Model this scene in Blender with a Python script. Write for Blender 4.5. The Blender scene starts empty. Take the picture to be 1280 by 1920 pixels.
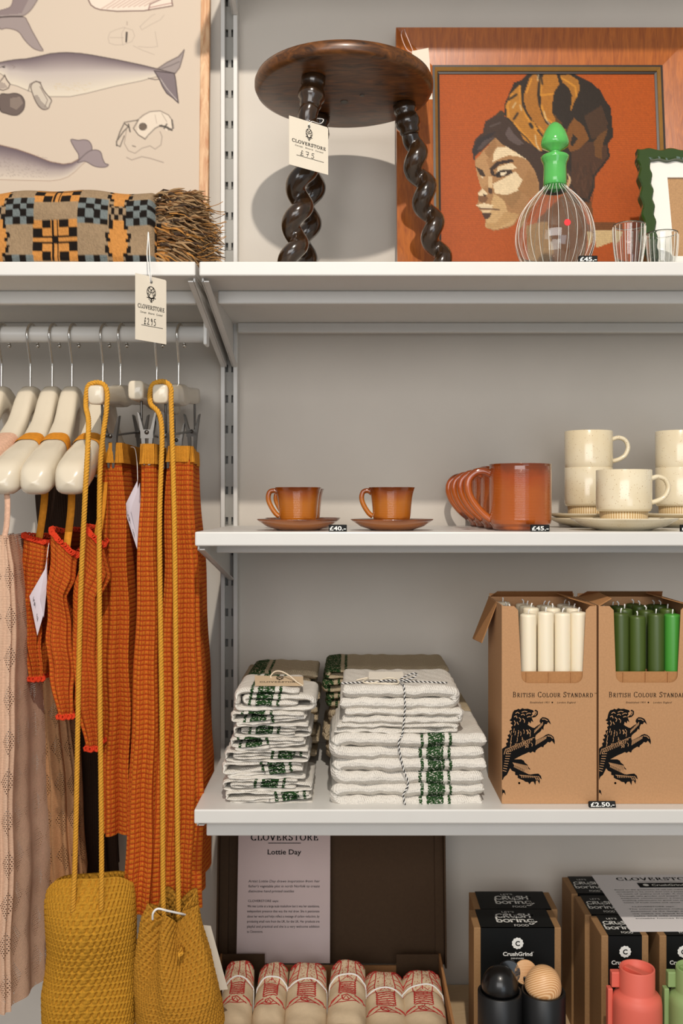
import bpy, bmesh, math, random
import numpy as np
from mathutils import Vector, Matrix
R = random.Random(7)
SC = bpy.context.scene
COL = SC.collection
PI = math.pi
F, CU, CV, EYE = 1800.0, 655.0, 945.0, 1.30      # focal length (px), principal point, eye height (m)

def P(u, v, Y):
    return Vector(((u - CU) / F * Y, Y, EYE - (v - CV) / F * Y))
def XU(u, Y): return (u - CU) / F * Y
def ZV(v, Y): return EYE - (v - CV) / F * Y
def lerp(a, b, t): return a + (b - a) * t
def interp(x, pts):
    if x <= pts[0][0]: return pts[0][1]
    for (a, b), (c, d) in zip(pts, pts[1:]):
        if x <= c: return b + (d - b) * (x - a) / (c - a) if c > a else d
    return pts[-1][1]
def catmull(pts, n=8, closed=False):
    pts = [Vector(p) for p in pts]; out = []; N = len(pts)
    for i in range(N if closed else N - 1):
        g = (lambda k: pts[k % N]) if closed else (lambda k: pts[min(max(k, 0), N - 1)])
        p0, p1, p2, p3 = g(i - 1), g(i), g(i + 1), g(i + 2)
        for j in range(n):
            t = j / n
            out.append(0.5 * ((2 * p1) + (p2 - p0) * t + (2 * p0 - 5 * p1 + 4 * p2 - p3) * t * t + (3 * p1 - p0 - 3 * p2 + p3) * t ** 3))
    if not closed: out.append(pts[-1])
    return out
def resample(pts, step):
    L = [0.0]
    for a, b in zip(pts, pts[1:]): L.append(L[-1] + (b - a).length)
    n = max(2, int(round(L[-1] / step))); out = []; k = 0
    for i in range(n + 1):
        d = L[-1] * i / n
        while k < len(pts) - 2 and L[k + 1] < d: k += 1
        t = (d - L[k]) / max(1e-9, L[k + 1] - L[k]); out.append(pts[k].lerp(pts[k + 1], min(1, t)))
    return out
def basis(o, x, y):
    x = Vector(x).normalized(); y = Vector(y).normalized(); z = x.cross(y).normalized()
    m = Matrix.Identity(4)
    for i in range(3):
        m[i][0], m[i][1], m[i][2], m[i][3] = x[i], y[i], z[i], o[i]
    return m
def front(o): return basis(o, (1, 0, 0), (0, 0, 1))       # a face that looks at the aisle

# ------------------------------------------------------------------ materials
def lin(c):
    def f(x):
        x /= 255.0
        return x / 12.92 if x <= .04045 else ((x + .055) / 1.055) ** 2.4
    return tuple(f(x) for x in c[:3]) + (1.0,)
class NT:
    def __init__(s, name):
        s.m = bpy.data.materials.new(name); s.m.use_nodes = True
        s.t = s.m.node_tree; s.b = s.t.nodes['Principled BSDF']; s.out = s.t.nodes['Material Output']
    def n(s, typ, **kw):
        x = s.t.nodes.new(typ)
        for k, v in kw.items(): setattr(x, k, v)
        return x
    def put(s, sock, v):
        if hasattr(v, 'is_output') or isinstance(v, bpy.types.NodeSocket): s.t.links.new(v, sock)
        else: sock.default_value = v
    def math(s, op, a, b=0.0, c=None):
        x = s.n('ShaderNodeMath', operation=op); s.put(x.inputs[0], a); s.put(x.inputs[1], b)
        if c is not None: s.put(x.inputs[2], c)
        return x.outputs[0]
    def mix(s, f, a, b):
        x = s.n('ShaderNodeMix', data_type='RGBA'); s.put(x.inputs[0], f); s.put(x.inputs[6], a); s.put(x.inputs[7], b); return x.outputs[2]
    def coord(s, k='Object'): return s.n('ShaderNodeTexCoord').outputs[k]
    def mapping(s, v, scale=(1, 1, 1), rot=(0, 0, 0)):
        x = s.n('ShaderNodeMapping'); s.put(x.inputs[0], v); x.inputs['Scale'].default_value = scale; x.inputs['Rotation'].default_value = rot; return x.outputs[0]
    def noise(s, v, scale, detail=3, rough=.5, dist=0.0):
        x = s.n('ShaderNodeTexNoise'); s.put(x.inputs['Vector'], v); x.inputs['Scale'].default_value = scale
        x.inputs['Detail'].default_value = detail; x.inputs['Roughness'].default_value = rough; x.inputs['Distortion'].default_value = dist; return x.outputs[0]
    def ramp(s, f, stops, mode='LINEAR'):
        x = s.n('ShaderNodeValToRGB'); s.put(x.inputs[0], f); e = x.color_ramp.elements; x.color_ramp.interpolation = mode
        while len(e) < len(stops): e.new(.5)
        for el, (p, c) in zip(e, stops): el.position = p; el.color = c
        return x.outputs[0]
    def bump(s, h, strength=.3, dist=.002):
        x = s.n('ShaderNodeBump'); x.inputs['Strength'].default_value = strength; x.inputs['Distance'].default_value = dist
        s.put(x.inputs['Height'], h); s.put(s.b.inputs['Normal'], x.outputs[0])
    def xyz(s, v):
        x = s.n('ShaderNodeSeparateXYZ'); s.put(x.inputs[0], v); return x.outputs
    def set(s, **kw):
        for k, v in kw.items(): s.put(s.b.inputs[k.replace('_', ' ')], v)
        return s.m
def plain(name, c, rough=.5, metal=0.0, spec=.5, var=.05, scale=40, bump=0.0, bscale=300, coat=0.0, bdist=.001):
    k = NT(name); C = lin(c); co = k.coord()
    if var > 0:
        f = k.noise(co, scale, 4)
        lo = tuple(max(0, x * (1 - var)) for x in C[:3]) + (1,); hi = tuple(min(1, x * (1 + var)) for x in C[:3]) + (1,)
        k.set(Base_Color=k.ramp(f, [(.3, lo), (.7, hi)]))
    else: k.set(Base_Color=C)
    if bump > 0: k.bump(k.noise(co, bscale, 3), bump, bdist)
    k.set(Roughness=rough, Metallic=metal, Specular_IOR_Level=spec, Coat_Weight=coat)
    return k.m
def attr_mat(name, rough=.7, weave=0.0, wscale=600, spec=.3):
    k = NT(name); a = k.n('ShaderNodeAttribute', attribute_name='Col'); k.set(Base_Color=a.outputs[0], Roughness=rough, Specular_IOR_Level=spec)
    if weave > 0: k.bump(k.noise(k.coord(), wscale, 2), weave, .001)
    return k.m
def wood(name, c0, c1, rough=.4, axis=(1, 1, 1), scale=18, spec=.5, coat=0.0, rings=False):
    k = NT(name); co = k.mapping(k.coord(), axis)
    f = k.noise(co, scale, 5, .6, 1.2)
    if rings:
        w = k.n('ShaderNodeTexWave', wave_type='RINGS'); k.put(w.inputs['Vector'], co); w.inputs['Scale'].default_value = rings; w.inputs['Distortion'].default_value = 3.0
        w.inputs['Detail'].default_value = 2; f = k.math('MULTIPLY_ADD', w.outputs[1], .55, k.math('MULTIPLY', f, .45))
    k.set(Base_Color=k.ramp(f, [(.28, lin(c0)), (.68, lin(c1))]), Roughness=rough, Specular_IOR_Level=spec, Coat_Weight=coat, Coat_Roughness=.15)
    k.bump(f, .08, .001)
    return k.m

# ------------------------------------------------------------------ mesh builder
class MB:
    def __init__(s):
        s.v = []; s.f = []; s.mi = []; s.sm = []; s.uv = []; s.col = []
        s.has_uv = s.has_col = False
    def add(s, vs, fs, mi=0, smooth=True, uv=None, col=None, M=None):
        o = len(s.v)
        if M is not None: vs = [M @ Vector(p) for p in vs]
        s.v.extend([tuple(p) for p in vs])
        s.f.extend([tuple(i + o for i in f) for f in fs])
        s.mi.extend([mi] * len(fs) if isinstance(mi, int) else mi); s.sm.extend([smooth] * len(fs))
        if uv is not None: s.has_uv = True
        if col is not None: s.has_col = True
        s.uv.extend(uv if uv is not None else [(0, 0)] * len(vs)); s.col.extend(col if col is not None else [(1, 1, 1, 1)] * len(vs))
        return s
    def box(s, x0, x1, y0, y1, z0, z1, mi=0, bevel=0.0, seg=2, M=None):
        bm = bmesh.new(); bmesh.ops.create_cube(bm, size=1)
        for q in bm.verts:
            q.co = ((x0 + x1) / 2 + q.co.x * (x1 - x0), (y0 + y1) / 2 + q.co.y * (y1 - y0), (z0 + z1) / 2 + q.co.z * (z1 - z0))
        if bevel > 0: bmesh.ops.bevel(bm, geom=bm.edges[:], offset=bevel, segments=seg, affect='EDGES', profile=.5)
        bm.normal_update(); bm.verts.index_update()
        s.add([q.co.copy() for q in bm.verts], [[q.index for q in f.verts] for f in bm.faces], mi, False, M=M); bm.free(); return s
    def lathe(s, prof, n=48, c=(0, 0, 0), mi=0, M=None, rf=None, smooth=True):
        vs = []; fs = []; uv = []; L = 0
        for i, (r, z) in enumerate(prof):
            if i: L += math.hypot(r - prof[i - 1][0], z - prof[i - 1][1])
            for j in range(n):
                a = 2 * PI * j / n; q = r if rf is None else rf(r, z, a)
                vs.append((c[0] + q * math.cos(a), c[1] + q * math.sin(a), c[2] + z)); uv.append((j / n, L))
        for i in range(len(prof) - 1):
            for j in range(n):
                k = (j + 1) % n; fs.append((i * n + j, i * n + k, (i + 1) * n + k, (i + 1) * n + j))
        if prof[0][0] > 1e-6: fs.append(tuple(range(n))[::-1])
        if prof[-1][0] > 1e-6: fs.append(tuple((len(prof) - 1) * n + j for j in range(n)))
        return s.add(vs, fs, mi, smooth, uv, M=M)
    def tube(s, pts, r, n=8, mi=0, closed=False, cap=True, M=None, flat=1.0):
        pts = [Vector(p) for p in pts]; N = len(pts); rs = r if isinstance(r, (list, tuple)) else [r] * N
        T = []
        for i in range(N):
            a = pts[(i - 1) % N] if closed or i > 0 else pts[0]; b = pts[(i + 1) % N] if closed or i < N - 1 else pts[-1]
            d = b - a; T.append(d.normalized() if d.length > 1e-9 else Vector((0, 0, 1)))
        ref = Vector((0, 0, 1)) if abs(T[0].z) < .9 else Vector((1, 0, 0))
        nrm = (ref - T[0] * ref.dot(T[0])).normalized(); vs = []; fs = []; uv = []; L = 0
        for i in range(N):
            nrm = nrm - T[i] * nrm.dot(T[i]); nrm = nrm.normalized() if nrm.length > 1e-6 else T[i].orthogonal().normalized()
            bi = T[i].cross(nrm)
            if i: L += (pts[i] - pts[i - 1]).length
            for j in range(n):
                a = 2 * PI * j / n; vs.append(pts[i] + (nrm * math.cos(a) + bi * math.sin(a) * flat) * rs[i]); uv.append((j / n * 6.28 * rs[i], L))
        for i in range(N if closed else N - 1):
            for j in range(n):
                k = (j + 1) % n; q = (i + 1) % N; fs.append((i * n + j, i * n + k, q * n + k, q * n + j))
        if cap and not closed: fs.append(tuple(range(n))[::-1]); fs.append(tuple((N - 1) * n + j for j in range(n)))
        return s.add(vs, fs, mi, True, uv, M=M)
    def grid(s, fn, nu, nv, mi=0, closed=False, uvf=None, colf=None, smooth=True, flip=False):
        vs = []; uv = []; col = []; fs = []
        for j in range(nv + 1):
            for i in range(nu if closed else nu + 1):
                a, b = i / nu, j / nv; vs.append(fn(a, b)); uv.append(uvf(a, b) if uvf else (a, b))
                if colf: col.append(colf(a, b))
        w = nu if closed else nu + 1
        for j in range(nv):
            for i in range(nu):
                k = (i + 1) % w if closed else i + 1
                q = (j * w + i, j * w + k, (j + 1) * w + k, (j + 1) * w + i); fs.append(q[::-1] if flip else q)
        return s.add(vs, fs, mi, smooth, uv, col if colf else None)
    def prism(s, poly, d, M=None, mi=0, smooth=False):       # polygon in local x,y; thickness d towards local -z
        n = len(poly); vs = [(x, y, 0) for x, y in poly] + [(x, y, -d) for x, y in poly]
        fs = [tuple(range(n)), tuple(range(2 * n - 1, n - 1, -1))] + [(i, n + i, n + (i + 1) % n, (i + 1) % n) for i in range(n)]
        return s.add(vs, fs, mi, smooth, M=M)
    def flat(s, poly, M=None, mi=0, z=0.0):
        return s.add([(x, y, z) for x, y in poly], [tuple(range(len(poly)))], mi, False, M=M)
    def stroke(s, pts, w, M=None, mi=0, z=0.0, thin=None):
        for (x0, y0), (x1, y1) in zip(pts, pts[1:]):
            dx, dy = x1 - x0, y1 - y0; L = math.hypot(dx, dy)
            if L < 1e-9: continue
            h = w / 2 if thin is None else (thin + (w - thin) * abs(dy) / L) / 2
            nx, ny = -dy / L * h, dx / L * h; e = min(h * .3, L * .2); ex, ey = dx / L * e, dy / L * e
            s.add([(x0 + nx - ex, y0 + ny - ey, z), (x0 - nx - ex, y0 - ny - ey, z), (x1 - nx + ex, y1 - ny + ey, z), (x1 + nx + ex, y1 + ny + ey, z)], [(0, 1, 2, 3)], mi, False, M=M)
        return s
    def text(s, t, w, h, M, mi=0, bold=0.0, x=0.0, y=0.0, align='C', z=0.0, shear=0.0):
        """one line of lettering scaled to width w (None: by the height) and cap height h"""
        vs, fs, (bx0, bx1) = glyphs(t, bold); k = h / .73
        kx = k if w is None else w / max(1e-6, bx1 - bx0); W = (bx1 - bx0) * kx
        ox = x - (W / 2 if align == 'C' else 0)
        return s.add([(ox + (a - bx0) * kx + shear * b * k, y + b * k, z) for a, b in vs], fs, mi, False, M=M)
    def build(s, name, mats, parent=None, label=None):
        me = bpy.data.meshes.new(name); me.from_pydata(s.v, [], s.f)
        for m in (mats if isinstance(mats, (list, tuple)) else [mats]): me.materials.append(m)
        me.polygons.foreach_set('material_index', s.mi); me.polygons.foreach_set('use_smooth', s.sm)
        li = np.empty(len(me.loops), dtype=np.int32); me.loops.foreach_get('vertex_index', li)
        if s.has_uv:
            ul = me.uv_layers.new(name='UVMap'); ul.data.foreach_set('uv', np.array(s.uv, dtype=np.float32)[li].ravel())
        if s.has_col:
            ca = me.color_attributes.new('Col', 'FLOAT_COLOR', 'POINT'); ca.data.foreach_set('color', np.array(s.col, dtype=np.float32).ravel())
        me.update(); me.validate()
        o = bpy.data.objects.new(name, me); COL.objects.link(o)
        if parent is not None:
            o.parent = parent; o.matrix_parent_inverse = Matrix.Translation(root_loc(parent)).inverted()
        if label: o['label'] = label
        return o
def root_loc(o): return o.location.copy() if o.parent is None else Vector((0, 0, 0))
def thing(name, label, cat, loc, group=None):
    o = bpy.data.objects.new(name, None); COL.objects.link(o); o.location = loc; o.empty_display_size = .05
    return tag(o, label, cat, group)
def tag(o, label, cat, group=None):
    o['label'] = label; o['category'] = cat
    if group: o['group'] = group
    return o
def struct(o): o['kind'] = 'structure'; return o
def dup(root, loc, label, rz=0.0, group=None):
    r = root.copy(); COL.objects.link(r); r.location = loc; r.rotation_euler = (0, 0, rz); r['label'] = label
    if group: r['group'] = group
    for ch in list(root.children):
        c = ch.copy(); COL.objects.link(c); c.parent = r
        for g in ch.children:
            d = g.copy(); COL.objects.link(d); d.parent = c
    return r
_gl = {}
def glyphs(t, bold):
    if (t, bold) not in _gl:
        cu = bpy.data.curves.new('lettering', 'FONT'); cu.body = t; cu.size = 1.0; cu.offset = bold; cu.resolution_u = 3
        ob = bpy.data.objects.new('lettering', cu); me = ob.to_mesh()
        vs = [(q.co.x, q.co.y) for q in me.vertices]; fs = [tuple(f.vertices) for f in me.polygons]
        xs = [a for a, b in vs] or [0, 1]; _gl[(t, bold)] = (vs, fs, (min(xs), max(xs)))
        ob.to_mesh_clear(); bpy.data.objects.remove(ob); bpy.data.curves.remove(cu)
    return _gl[(t, bold)]

# seriffed capitals drawn as pen strokes (unit height)
def arc(cx, cy, rx, ry, a0, a1, n=14):
    return [(cx + rx * math.cos(math.radians(lerp(a0, a1, i / n))), cy + ry * math.sin(math.radians(lerp(a0, a1, i / n)))) for i in range(n + 1)]
def stem(x, y0=0, y1=1): return [[(x, y0), (x, y1)], [(x - .14, y0), (x + .14, y0)], [(x - .14, y1), (x + .14, y1)]]
SERIF = {
 'C': (.86, [arc(.45, .5, .38, .5, 45, 315), [(.74, .82), (.74, 1)], [(.74, 0), (.74, .2)]]),
 'L': (.76, stem(.2) + [[(.2, 0), (.68, 0)], [(.68, 0), (.7, .25)]]),
 'O': (.98, [arc(.49, .5, .42, .5, 0, 360, 20)]),
 'V': (.9, [[(.1, 1), (.45, 0)], [(.8, 1), (.45, 0)], [(0, 1), (.25, 1)], [(.65, 1), (.92, 1)]]),
 'E': (.78, stem(.2) + [[(.2, 0), (.66, 0)], [(.2, 1), (.64, 1)], [(.2, .52), (.5, .52)], [(.66, 0), (.69, .24)], [(.64, 1), (.65, .8)], [(.5, .42), (.5, .62)]]),
 'R': (.88, stem(.2) + [[(.2, 1), (.42, 1)] + arc(.42, .75, .22, .25, 90, -90, 8) + [(.2, .5)], [(.4, .5), (.75, 0)], [(.66, 0), (.88, 0)]]),
 'S': (.7, [[(.58, .8), (.52, .93), (.36, 1), (.2, .95), (.12, .8), (.17, .64), (.36, .53), (.54, .42), (.61, .25), (.53, .08), (.36, 0), (.2, .04), (.1, .2)], [(.6, .78), (.6, 1)], [(.09, 0), (.09, .22)]]),
 'T': (.84, stem(.42) + [[(.06, 1), (.78, 1)], [(.06, 1), (.05, .76)], [(.78, 1), (.79, .76)]]),
 'B': (.82, stem(.2) + [[(.2, 1), (.4, 1)] + arc(.4, .76, .22, .24, 90, -90, 8) + [(.2, .52)], [(.4, .52)] + arc(.42, .26, .28, .26, 90, -90, 8) + [(.2, 0)]]),
 'I': (.42, stem(.2)), 'H': (.98, stem(.2) + stem(.76) + [[(.2, .5), (.76, .5)]]),
 'U': (.92, [[(.2, 1), (.2, .3)] + arc(.46, .28, .26, .28, 180, 360, 8) + [(.72, 1)], [(.06, 1), (.34, 1)], [(.6, 1), (.86, 1)]]),
 'A': (.9, [[(.12, 0), (.45, 1)], [(.45, 1), (.8, 0)], [(.24, .36), (.68, .36)], [(0, 0), (.26, 0)], [(.66, 0), (.94, 0)]]),
 'N': (.98, [[(.2, 0), (.2, 1)], [(.2, 1), (.78, 0)], [(.78, 0), (.78, 1)], [(.06, 0), (.34, 0)], [(.06, 1), (.22, 1)], [(.64, 1), (.92, 1)]]),
 'D': (.94, stem(.2) + [[(.2, 1), (.42, 1)] + arc(.42, .5, .42, .5, 90, -90, 12) + [(.2, 0)]]), ' ': (.5, [])}
def serif(mb, words, w, h, M, mi=0, x=0.0, y=0.0, z=0.0, gap=.14, small=1.0, thick=.17):
    """words in seriffed capitals, centred on x, total width w, cap height h; small < 1 gives small caps after each initial"""
    adv = []; pos = 0.0; first = True
    for ch in words:
        k = 1.0 if (first or small == 1.0) else small
        adv.append((ch, pos, k)); pos += (SERIF[ch][0] + gap) * k; first = ch == ' '
    kx = w / (pos - gap)
    for ch, p0, k in adv:
        for st in SERIF[ch][1]:
            mb.stroke([(x - w / 2 + (p0 + a * k) * kx, y + b * h * k) for a, b in st], thick * kx * (.75 + .25 * k), M, mi, z, thin=.065 * kx)
def emblem(mb, M, s, mi=0, x=0.0, y=0.0, z=0.0):
    """the shop's leafy bulb on a stalk, s = height"""
    S = lambda pts, w=.035: mb.stroke([(x + a * s, y + b * s) for a, b in pts], w * s, M, mi, z)
    S(arc(0, .62, .33, .36, 0, 360, 22), .045)
    S(arc(-.02, .62, .2, .36, 90, 270, 10)); S(arc(.02, .62, .2, .36, -90, 90, 10))
    S([(-.28, .75), (-.1, .6), (0, .8), (.1, .6), (.28, .75)]); S([(-.3, .55), (-.15, .42), (0, .66), (.15, .42), (.3, .55)])
    S([(-.18, .9), (0, .75), (.18, .9)]); S([(0, .26), (0, 0)], .05)
    S([(0, .2), (-.14, .28), (-.2, .2), (-.08, .12), (0, .16)]); S([(0, .2), (.14, .28), (.2, .2), (.08, .12), (0, .16)])
    S([(-.34, .28), (-.12, .3), (0, .26), (.12, .3), (.34, .28)], .05); S([(0, .1), (-.08, .02)]); S([(0, .1), (.08, .02)])
HAND = {'£': [[(.62, .8), (.5, .95), (.36, .85), (.38, .5), (.3, .15), (.1, .05), (.7, .1)], [(.15, .45), (.6, .48)]],
 '7': [[(.1, .95), (.65, .95), (.35, .02)], [(.2, .5), (.62, .52)]], '5': [[(.65, .95), (.25, .92), (.2, .58), (.5, .6), (.6, .3), (.4, .05), (.1, .08)]],
 '2': [[(.12, .75), (.3, .95), (.55, .8), (.45, .5), (.1, .08), (.7, .1)]], '9': [[(.6, .75), (.4, .95), (.2, .75), (.4, .55), (.6, .75), (.55, .3), (.4, .02)]]}
def hand(mb, t, w, h, M, mi=0, x=0.0, y=0.0, z=0.0):
    k = w / len(t)
    for i, ch in enumerate(t):
        for st in HAND.get(ch, []): mb.stroke([(x + (i + a) * k, y + b * h) for a, b in st], h * .09, M, mi, z)

# ------------------------------------------------------------------ print on a flat sheet: a raster painted from outlines
class Canvas:
    def __init__(s, u0, v0, u1, v1, step, bg):
        s.nx = int((u1 - u0) / step); s.ny = int((v1 - v0) / step); s.ext = (u0, v0, u1, v1)
        s.U, s.V = np.meshgrid(np.linspace(u0, u1, s.nx + 1), np.linspace(v0, v1, s.ny + 1)); s.step = step
        s.c = np.empty(s.U.shape + (3,)); s.c[:] = bg
    def mask(s, pts):
        ins = np.zeros(s.U.shape, bool); n = len(pts)
        for i in range(n):
            (x0, y0), (x1, y1) = pts[i], pts[(i + 1) % n]
            if y0 == y1: continue
            ins ^= ((y0 > s.V) != (y1 > s.V)) & (s.U < (x1 - x0) * (s.V - y0) / (y1 - y0) + x0)
        return ins
    def paint(s, m, col, a=1.0):
        w = (m.astype(float) * a)[..., None]; s.c = s.c * (1 - w) + np.array(col, float) * w
    def poly(s, pts, col, a=1.0): s.paint(s.mask(pts), col, a)
    def line(s, pts, w, col, a=1.0):
        d = np.full(s.U.shape, 1e9)
        for (x0, y0), (x1, y1) in zip(pts, pts[1:]):
            dx, dy = x1 - x0, y1 - y0; L = dx * dx + dy * dy + 1e-9
            t = np.clip(((s.U - x0) * dx + (s.V - y0) * dy) / L, 0, 1); d = np.minimum(d, np.hypot(s.U - x0 - t * dx, s.V - y0 - t * dy))
        s.paint(np.clip((w / 2 + s.step * .6 - d) / (s.step * 1.2), 0, 1), col, a)
    def body(s, top, bot, ctop, cmid, cbot, edge=(70, 60, 58)):
        tx, ty = zip(*top); bx, by = zip(*bot); T = np.interp(s.U, tx, ty); B = np.interp(s.U, bx, by)
        m = (s.V > T) & (s.V < B) & (s.U >= max(tx[0], bx[0])) & (s.U <= min(tx[-1], bx[-1])); t = np.clip((s.V - T) / np.maximum(1e-3, B - T), 0, 1)[..., None]
        c0, c1, c2 = (np.array(c, float) for c in (ctop, cmid, cbot))
        g = np.where(t < .45, c0 + (c1 - c0) * (t / .45), c1 + (c2 - c1) * ((t - .45) / .55)); s.c = np.where(m[..., None], g, s.c)
        s.line(list(top), 1.6, edge, .8); s.line(list(bot), 1.2, edge, .55)
    def emit(s, mb, place, mi=0):
        c = s.c / 255.0; c = np.where(c <= .04045, c / 12.92, ((c + .055) / 1.055) ** 2.4); w = s.nx + 1
        vs = [place(u, v) for u, v in zip(s.U.ravel(), s.V.ravel())]
        fs = [(j * w + i, (j + 1) * w + i, (j + 1) * w + i + 1, j * w + i + 1) for j in range(s.ny) for i in range(s.nx)]
        col = [(a, b, d, 1) for a, b, d in c.reshape(-1, 3)]
        mb.add(vs, fs, mi, False, None, col)
def on_plane(o, n):
    """meets the sight line through a pixel of the photograph with the plane a flat sheet lies in"""
    o = Vector(o); n = Vector(n); k = n.dot(o - Vector((0, 0, EYE)))
    def f(u, v):
        d = Vector(((u - CU) / F, 1.0, -(v - CV) / F)); return Vector((0, 0, EYE)) + d * (k / n.dot(d))
    return f
# ------------------------------------------------------------------ camera, light, materials in common
cam = bpy.data.cameras.new('camera'); camo = bpy.data.objects.new('camera', cam); COL.objects.link(camo); SC.camera = camo
camo.location = (0, 0, EYE); camo.rotation_euler = (PI / 2, 0, 0)
cam.sensor_fit = 'HORIZONTAL'; cam.sensor_width = 36; cam.lens = F / 1280 * 36
cam.shift_x = (640 - CU) / 1280; cam.shift_y = (CV - 960) / 1280; cam.clip_start = .05
cam.dof.use_dof = True; cam.dof.focus_distance = 1.42; cam.dof.aperture_fstop = 9.0
SC.view_settings.view_transform = 'Standard'; SC.view_settings.look = 'None'; SC.view_settings.gamma = 1.0; SC.view_settings.exposure = 0.0
SC.view_settings.use_curve_mapping = False
W = bpy.data.worlds.new('shop_air'); SC.world = W; W.use_nodes = True
W.node_tree.nodes['Background'].inputs[0].default_value = (1.0, .97, .93, 1); W.node_tree.nodes['Background'].inputs[1].default_value = .36
def lamp(name, typ, loc, aim, energy, col, **kw):
    d = bpy.data.lights.new(name, typ); o = bpy.data.objects.new(name, d); COL.objects.link(o); o.location = loc
    o.rotation_euler = (Vector(aim) - Vector(loc)).to_track_quat('-Z', 'Y').to_euler(); d.energy = energy; d.color = col
    for k, v in kw.items(): setattr(d, k, v)
    return o
lamp('ceiling_spot', 'SPOT', (.07, -.26, 2.97), (-.02, 1.5, .95), 158, (1, .91, .80), spot_size=math.radians(95), spot_blend=.6, shadow_soft_size=.025)
lamp('shop_window', 'AREA', (-.5, -2.3, 2.1), (0, 1.6, 1.2), 54, (1, .985, .97), shape='RECTANGLE', size=2.6, size_y=1.4)
lamp('low_daylight_fill', 'AREA', (1.0, -2.3, .85), (.15, 1.6, .7), 12, (.76, .88, 1), shape='RECTANGLE', size=1.4, size_y=1.2)  # added low fill lamp for the cool daylight down here; the door is made up

M_wall = plain('painted_wall', (206, 199, 189), .85, var=.03, scale=6, bump=.12, bscale=220, spec=.2)
M_white = plain('white_powder_coat', (214, 212, 207), .38, var=.01, bump=.03, bscale=900)
M_shade = plain('white_plastic', (235, 235, 232), .4, var=0)
M_dark = plain('shadowy_steel', (96, 94, 88), .5, var=.1)
M_chrome = plain('chrome', (205, 200, 192), .16, metal=1.0, var=0)
M_steel = plain('brushed_steel', (104, 100, 95), .32, metal=1.0, var=.05)
M_paper = plain('card_paper', (222, 214, 200), .8, var=.02, scale=60, spec=.2)
M_ink = plain('black_ink', (12, 11, 11), .7, var=0, spec=.12)
M_brown_ink = plain('brown_ink', (92, 72, 60), .7, var=0)
M_string = plain('white_string', (232, 230, 226), .8, var=0)
M_black = plain('black_card', (9, 11, 11), .55, var=.1, bump=.05, spec=.25)
M_whiteink = plain('white_ink', (235, 235, 230), .6, var=0)
M_base = wood('beech_laminate', (200, 170, 130), (214, 186, 146), .5, (2, 18, 4), 12)

# ------------------------------------------------------------------ the setting
YB, YF = 1.78, 1.38
struct(MB().box(-1.6, 1.6, YB, YB + .05, 0, 3.1).build('wall_back', M_wall))
struct(MB().box(-1.6, 1.6, -2.6, YB + .05, -.04, 0).build('floor', wood('floor_boards', (96, 78, 62), (128, 106, 84), .5, (1, 12, 1), 6)))

# shelving upright: two flanges and a slotted web
up = MB(); ux = XU(429.5, 1.755)
for sx in (-1, 1): up.box(ux + sx * .0115 - .0038, ux + sx * .0115 + .0038, 1.752, YB, .1, 2.95, 0, .0008, 1)
z = .1
while z < 2.94:
    up.box(ux - .008, ux + .008, 1.764, 1.768, z, z + .042, 1); up.box(ux - .003, ux + .003, 1.7635, 1.7675, z + .042, z + .056, 1); z += .056
up.box(ux - .008, ux + .008, 1.774, YB, .1, 2.95, 2)
M_web = plain('upright_web', (150, 147, 140), .5, var=.03)
up = up.build('shelf_upright', [M_white, M_web, M_dark]); tag(up, 'white slotted steel upright on the wall between the two bays', 'upright')

def shelf(name, label, x0, x1, ztop, bl, br, rail_y, rail_h, mat=M_white, yb=YB - .012):
    t = thing(name, label, 'shelf', ((x0 + x1) / 2, YF, ztop))
    MB().box(x0, x1, YF, yb, ztop - .0207, ztop, 0, .0022, 2).build('board', mat, t)
    for bx, on in ((x0 + .0035, bl), (x1 - .0035, br)):
        if not on: continue
        b = MB(); M = basis((bx + .0012, 0, 0), (0, 1, 0), (0, 0, 1))
        zt = ztop - .021; b.prism([(YF + .012, zt), (YF + .012, zt - .006), (1.750, zt - .078), (1.750, zt)], .0024, M)
        pts = [(YF + .012, zt - .006), (1.750, zt - .078)]; w = .009 if bx == x0 + .0035 else -.009
        (ya, za), (yb_, zb) = pts
        b.add([(bx, ya, za), (bx + w, ya, za), (bx + w, yb_, zb), (bx, yb_, zb), (bx, ya, za + .0018), (bx + w, ya, za + .0018), (bx + w, yb_, zb + .0018), (bx, yb_, zb + .0018)],
              [(3, 2, 1, 0), (4, 5, 6, 7), (0, 1, 5, 4), (1, 2, 6, 5), (2, 3, 7, 6), (3, 0, 4, 7)], 0, False)
        b.build('bracket', mat, t)
    MB().box(x0 + .014, x1 - .014, rail_y, rail_y + .012, ztop - .0207 - rail_h, ztop - .0208, 0, .002, 2).build('stiffener', mat, t)
    if rail_y > 1.42:
        MB().box(x0 + .014, x1 - .014, 1.735, 1.747, ztop - .0207 - .018, ztop - .0208, 0, .002, 2).build('stiffener', mat, t)
    return t
ZT, Z3, Z4, Z5 = ZV(490, YF), ZV(997, YF), ZV(1518, YF), .412
shelf('shelf', 'white top shelf of the left bay carrying the folded blanket', -.95, -.2215, ZT, False, True, 1.476, .02)
shelf('shelf', 'white top shelf carrying the twisted-leg stool and the framed portrait', -.2162, .78, ZT, True, False, 1.476, .02)
shelf('shelf', 'white shelf carrying the amber cups, the mugs and the cream crockery', -.2223, .78, Z3, True, False, 1.5, .016)
shelf('shelf', 'white shelf carrying the striped towels and the candle boxes', -.2235, .78, Z4, True, False, 1.405, .026)
shelf('shelf', 'white uppermost shelf above the portrait, mostly beyond the top of the picture', -.2162, .78, 2.291, True, False, 1.476, .02)
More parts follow.
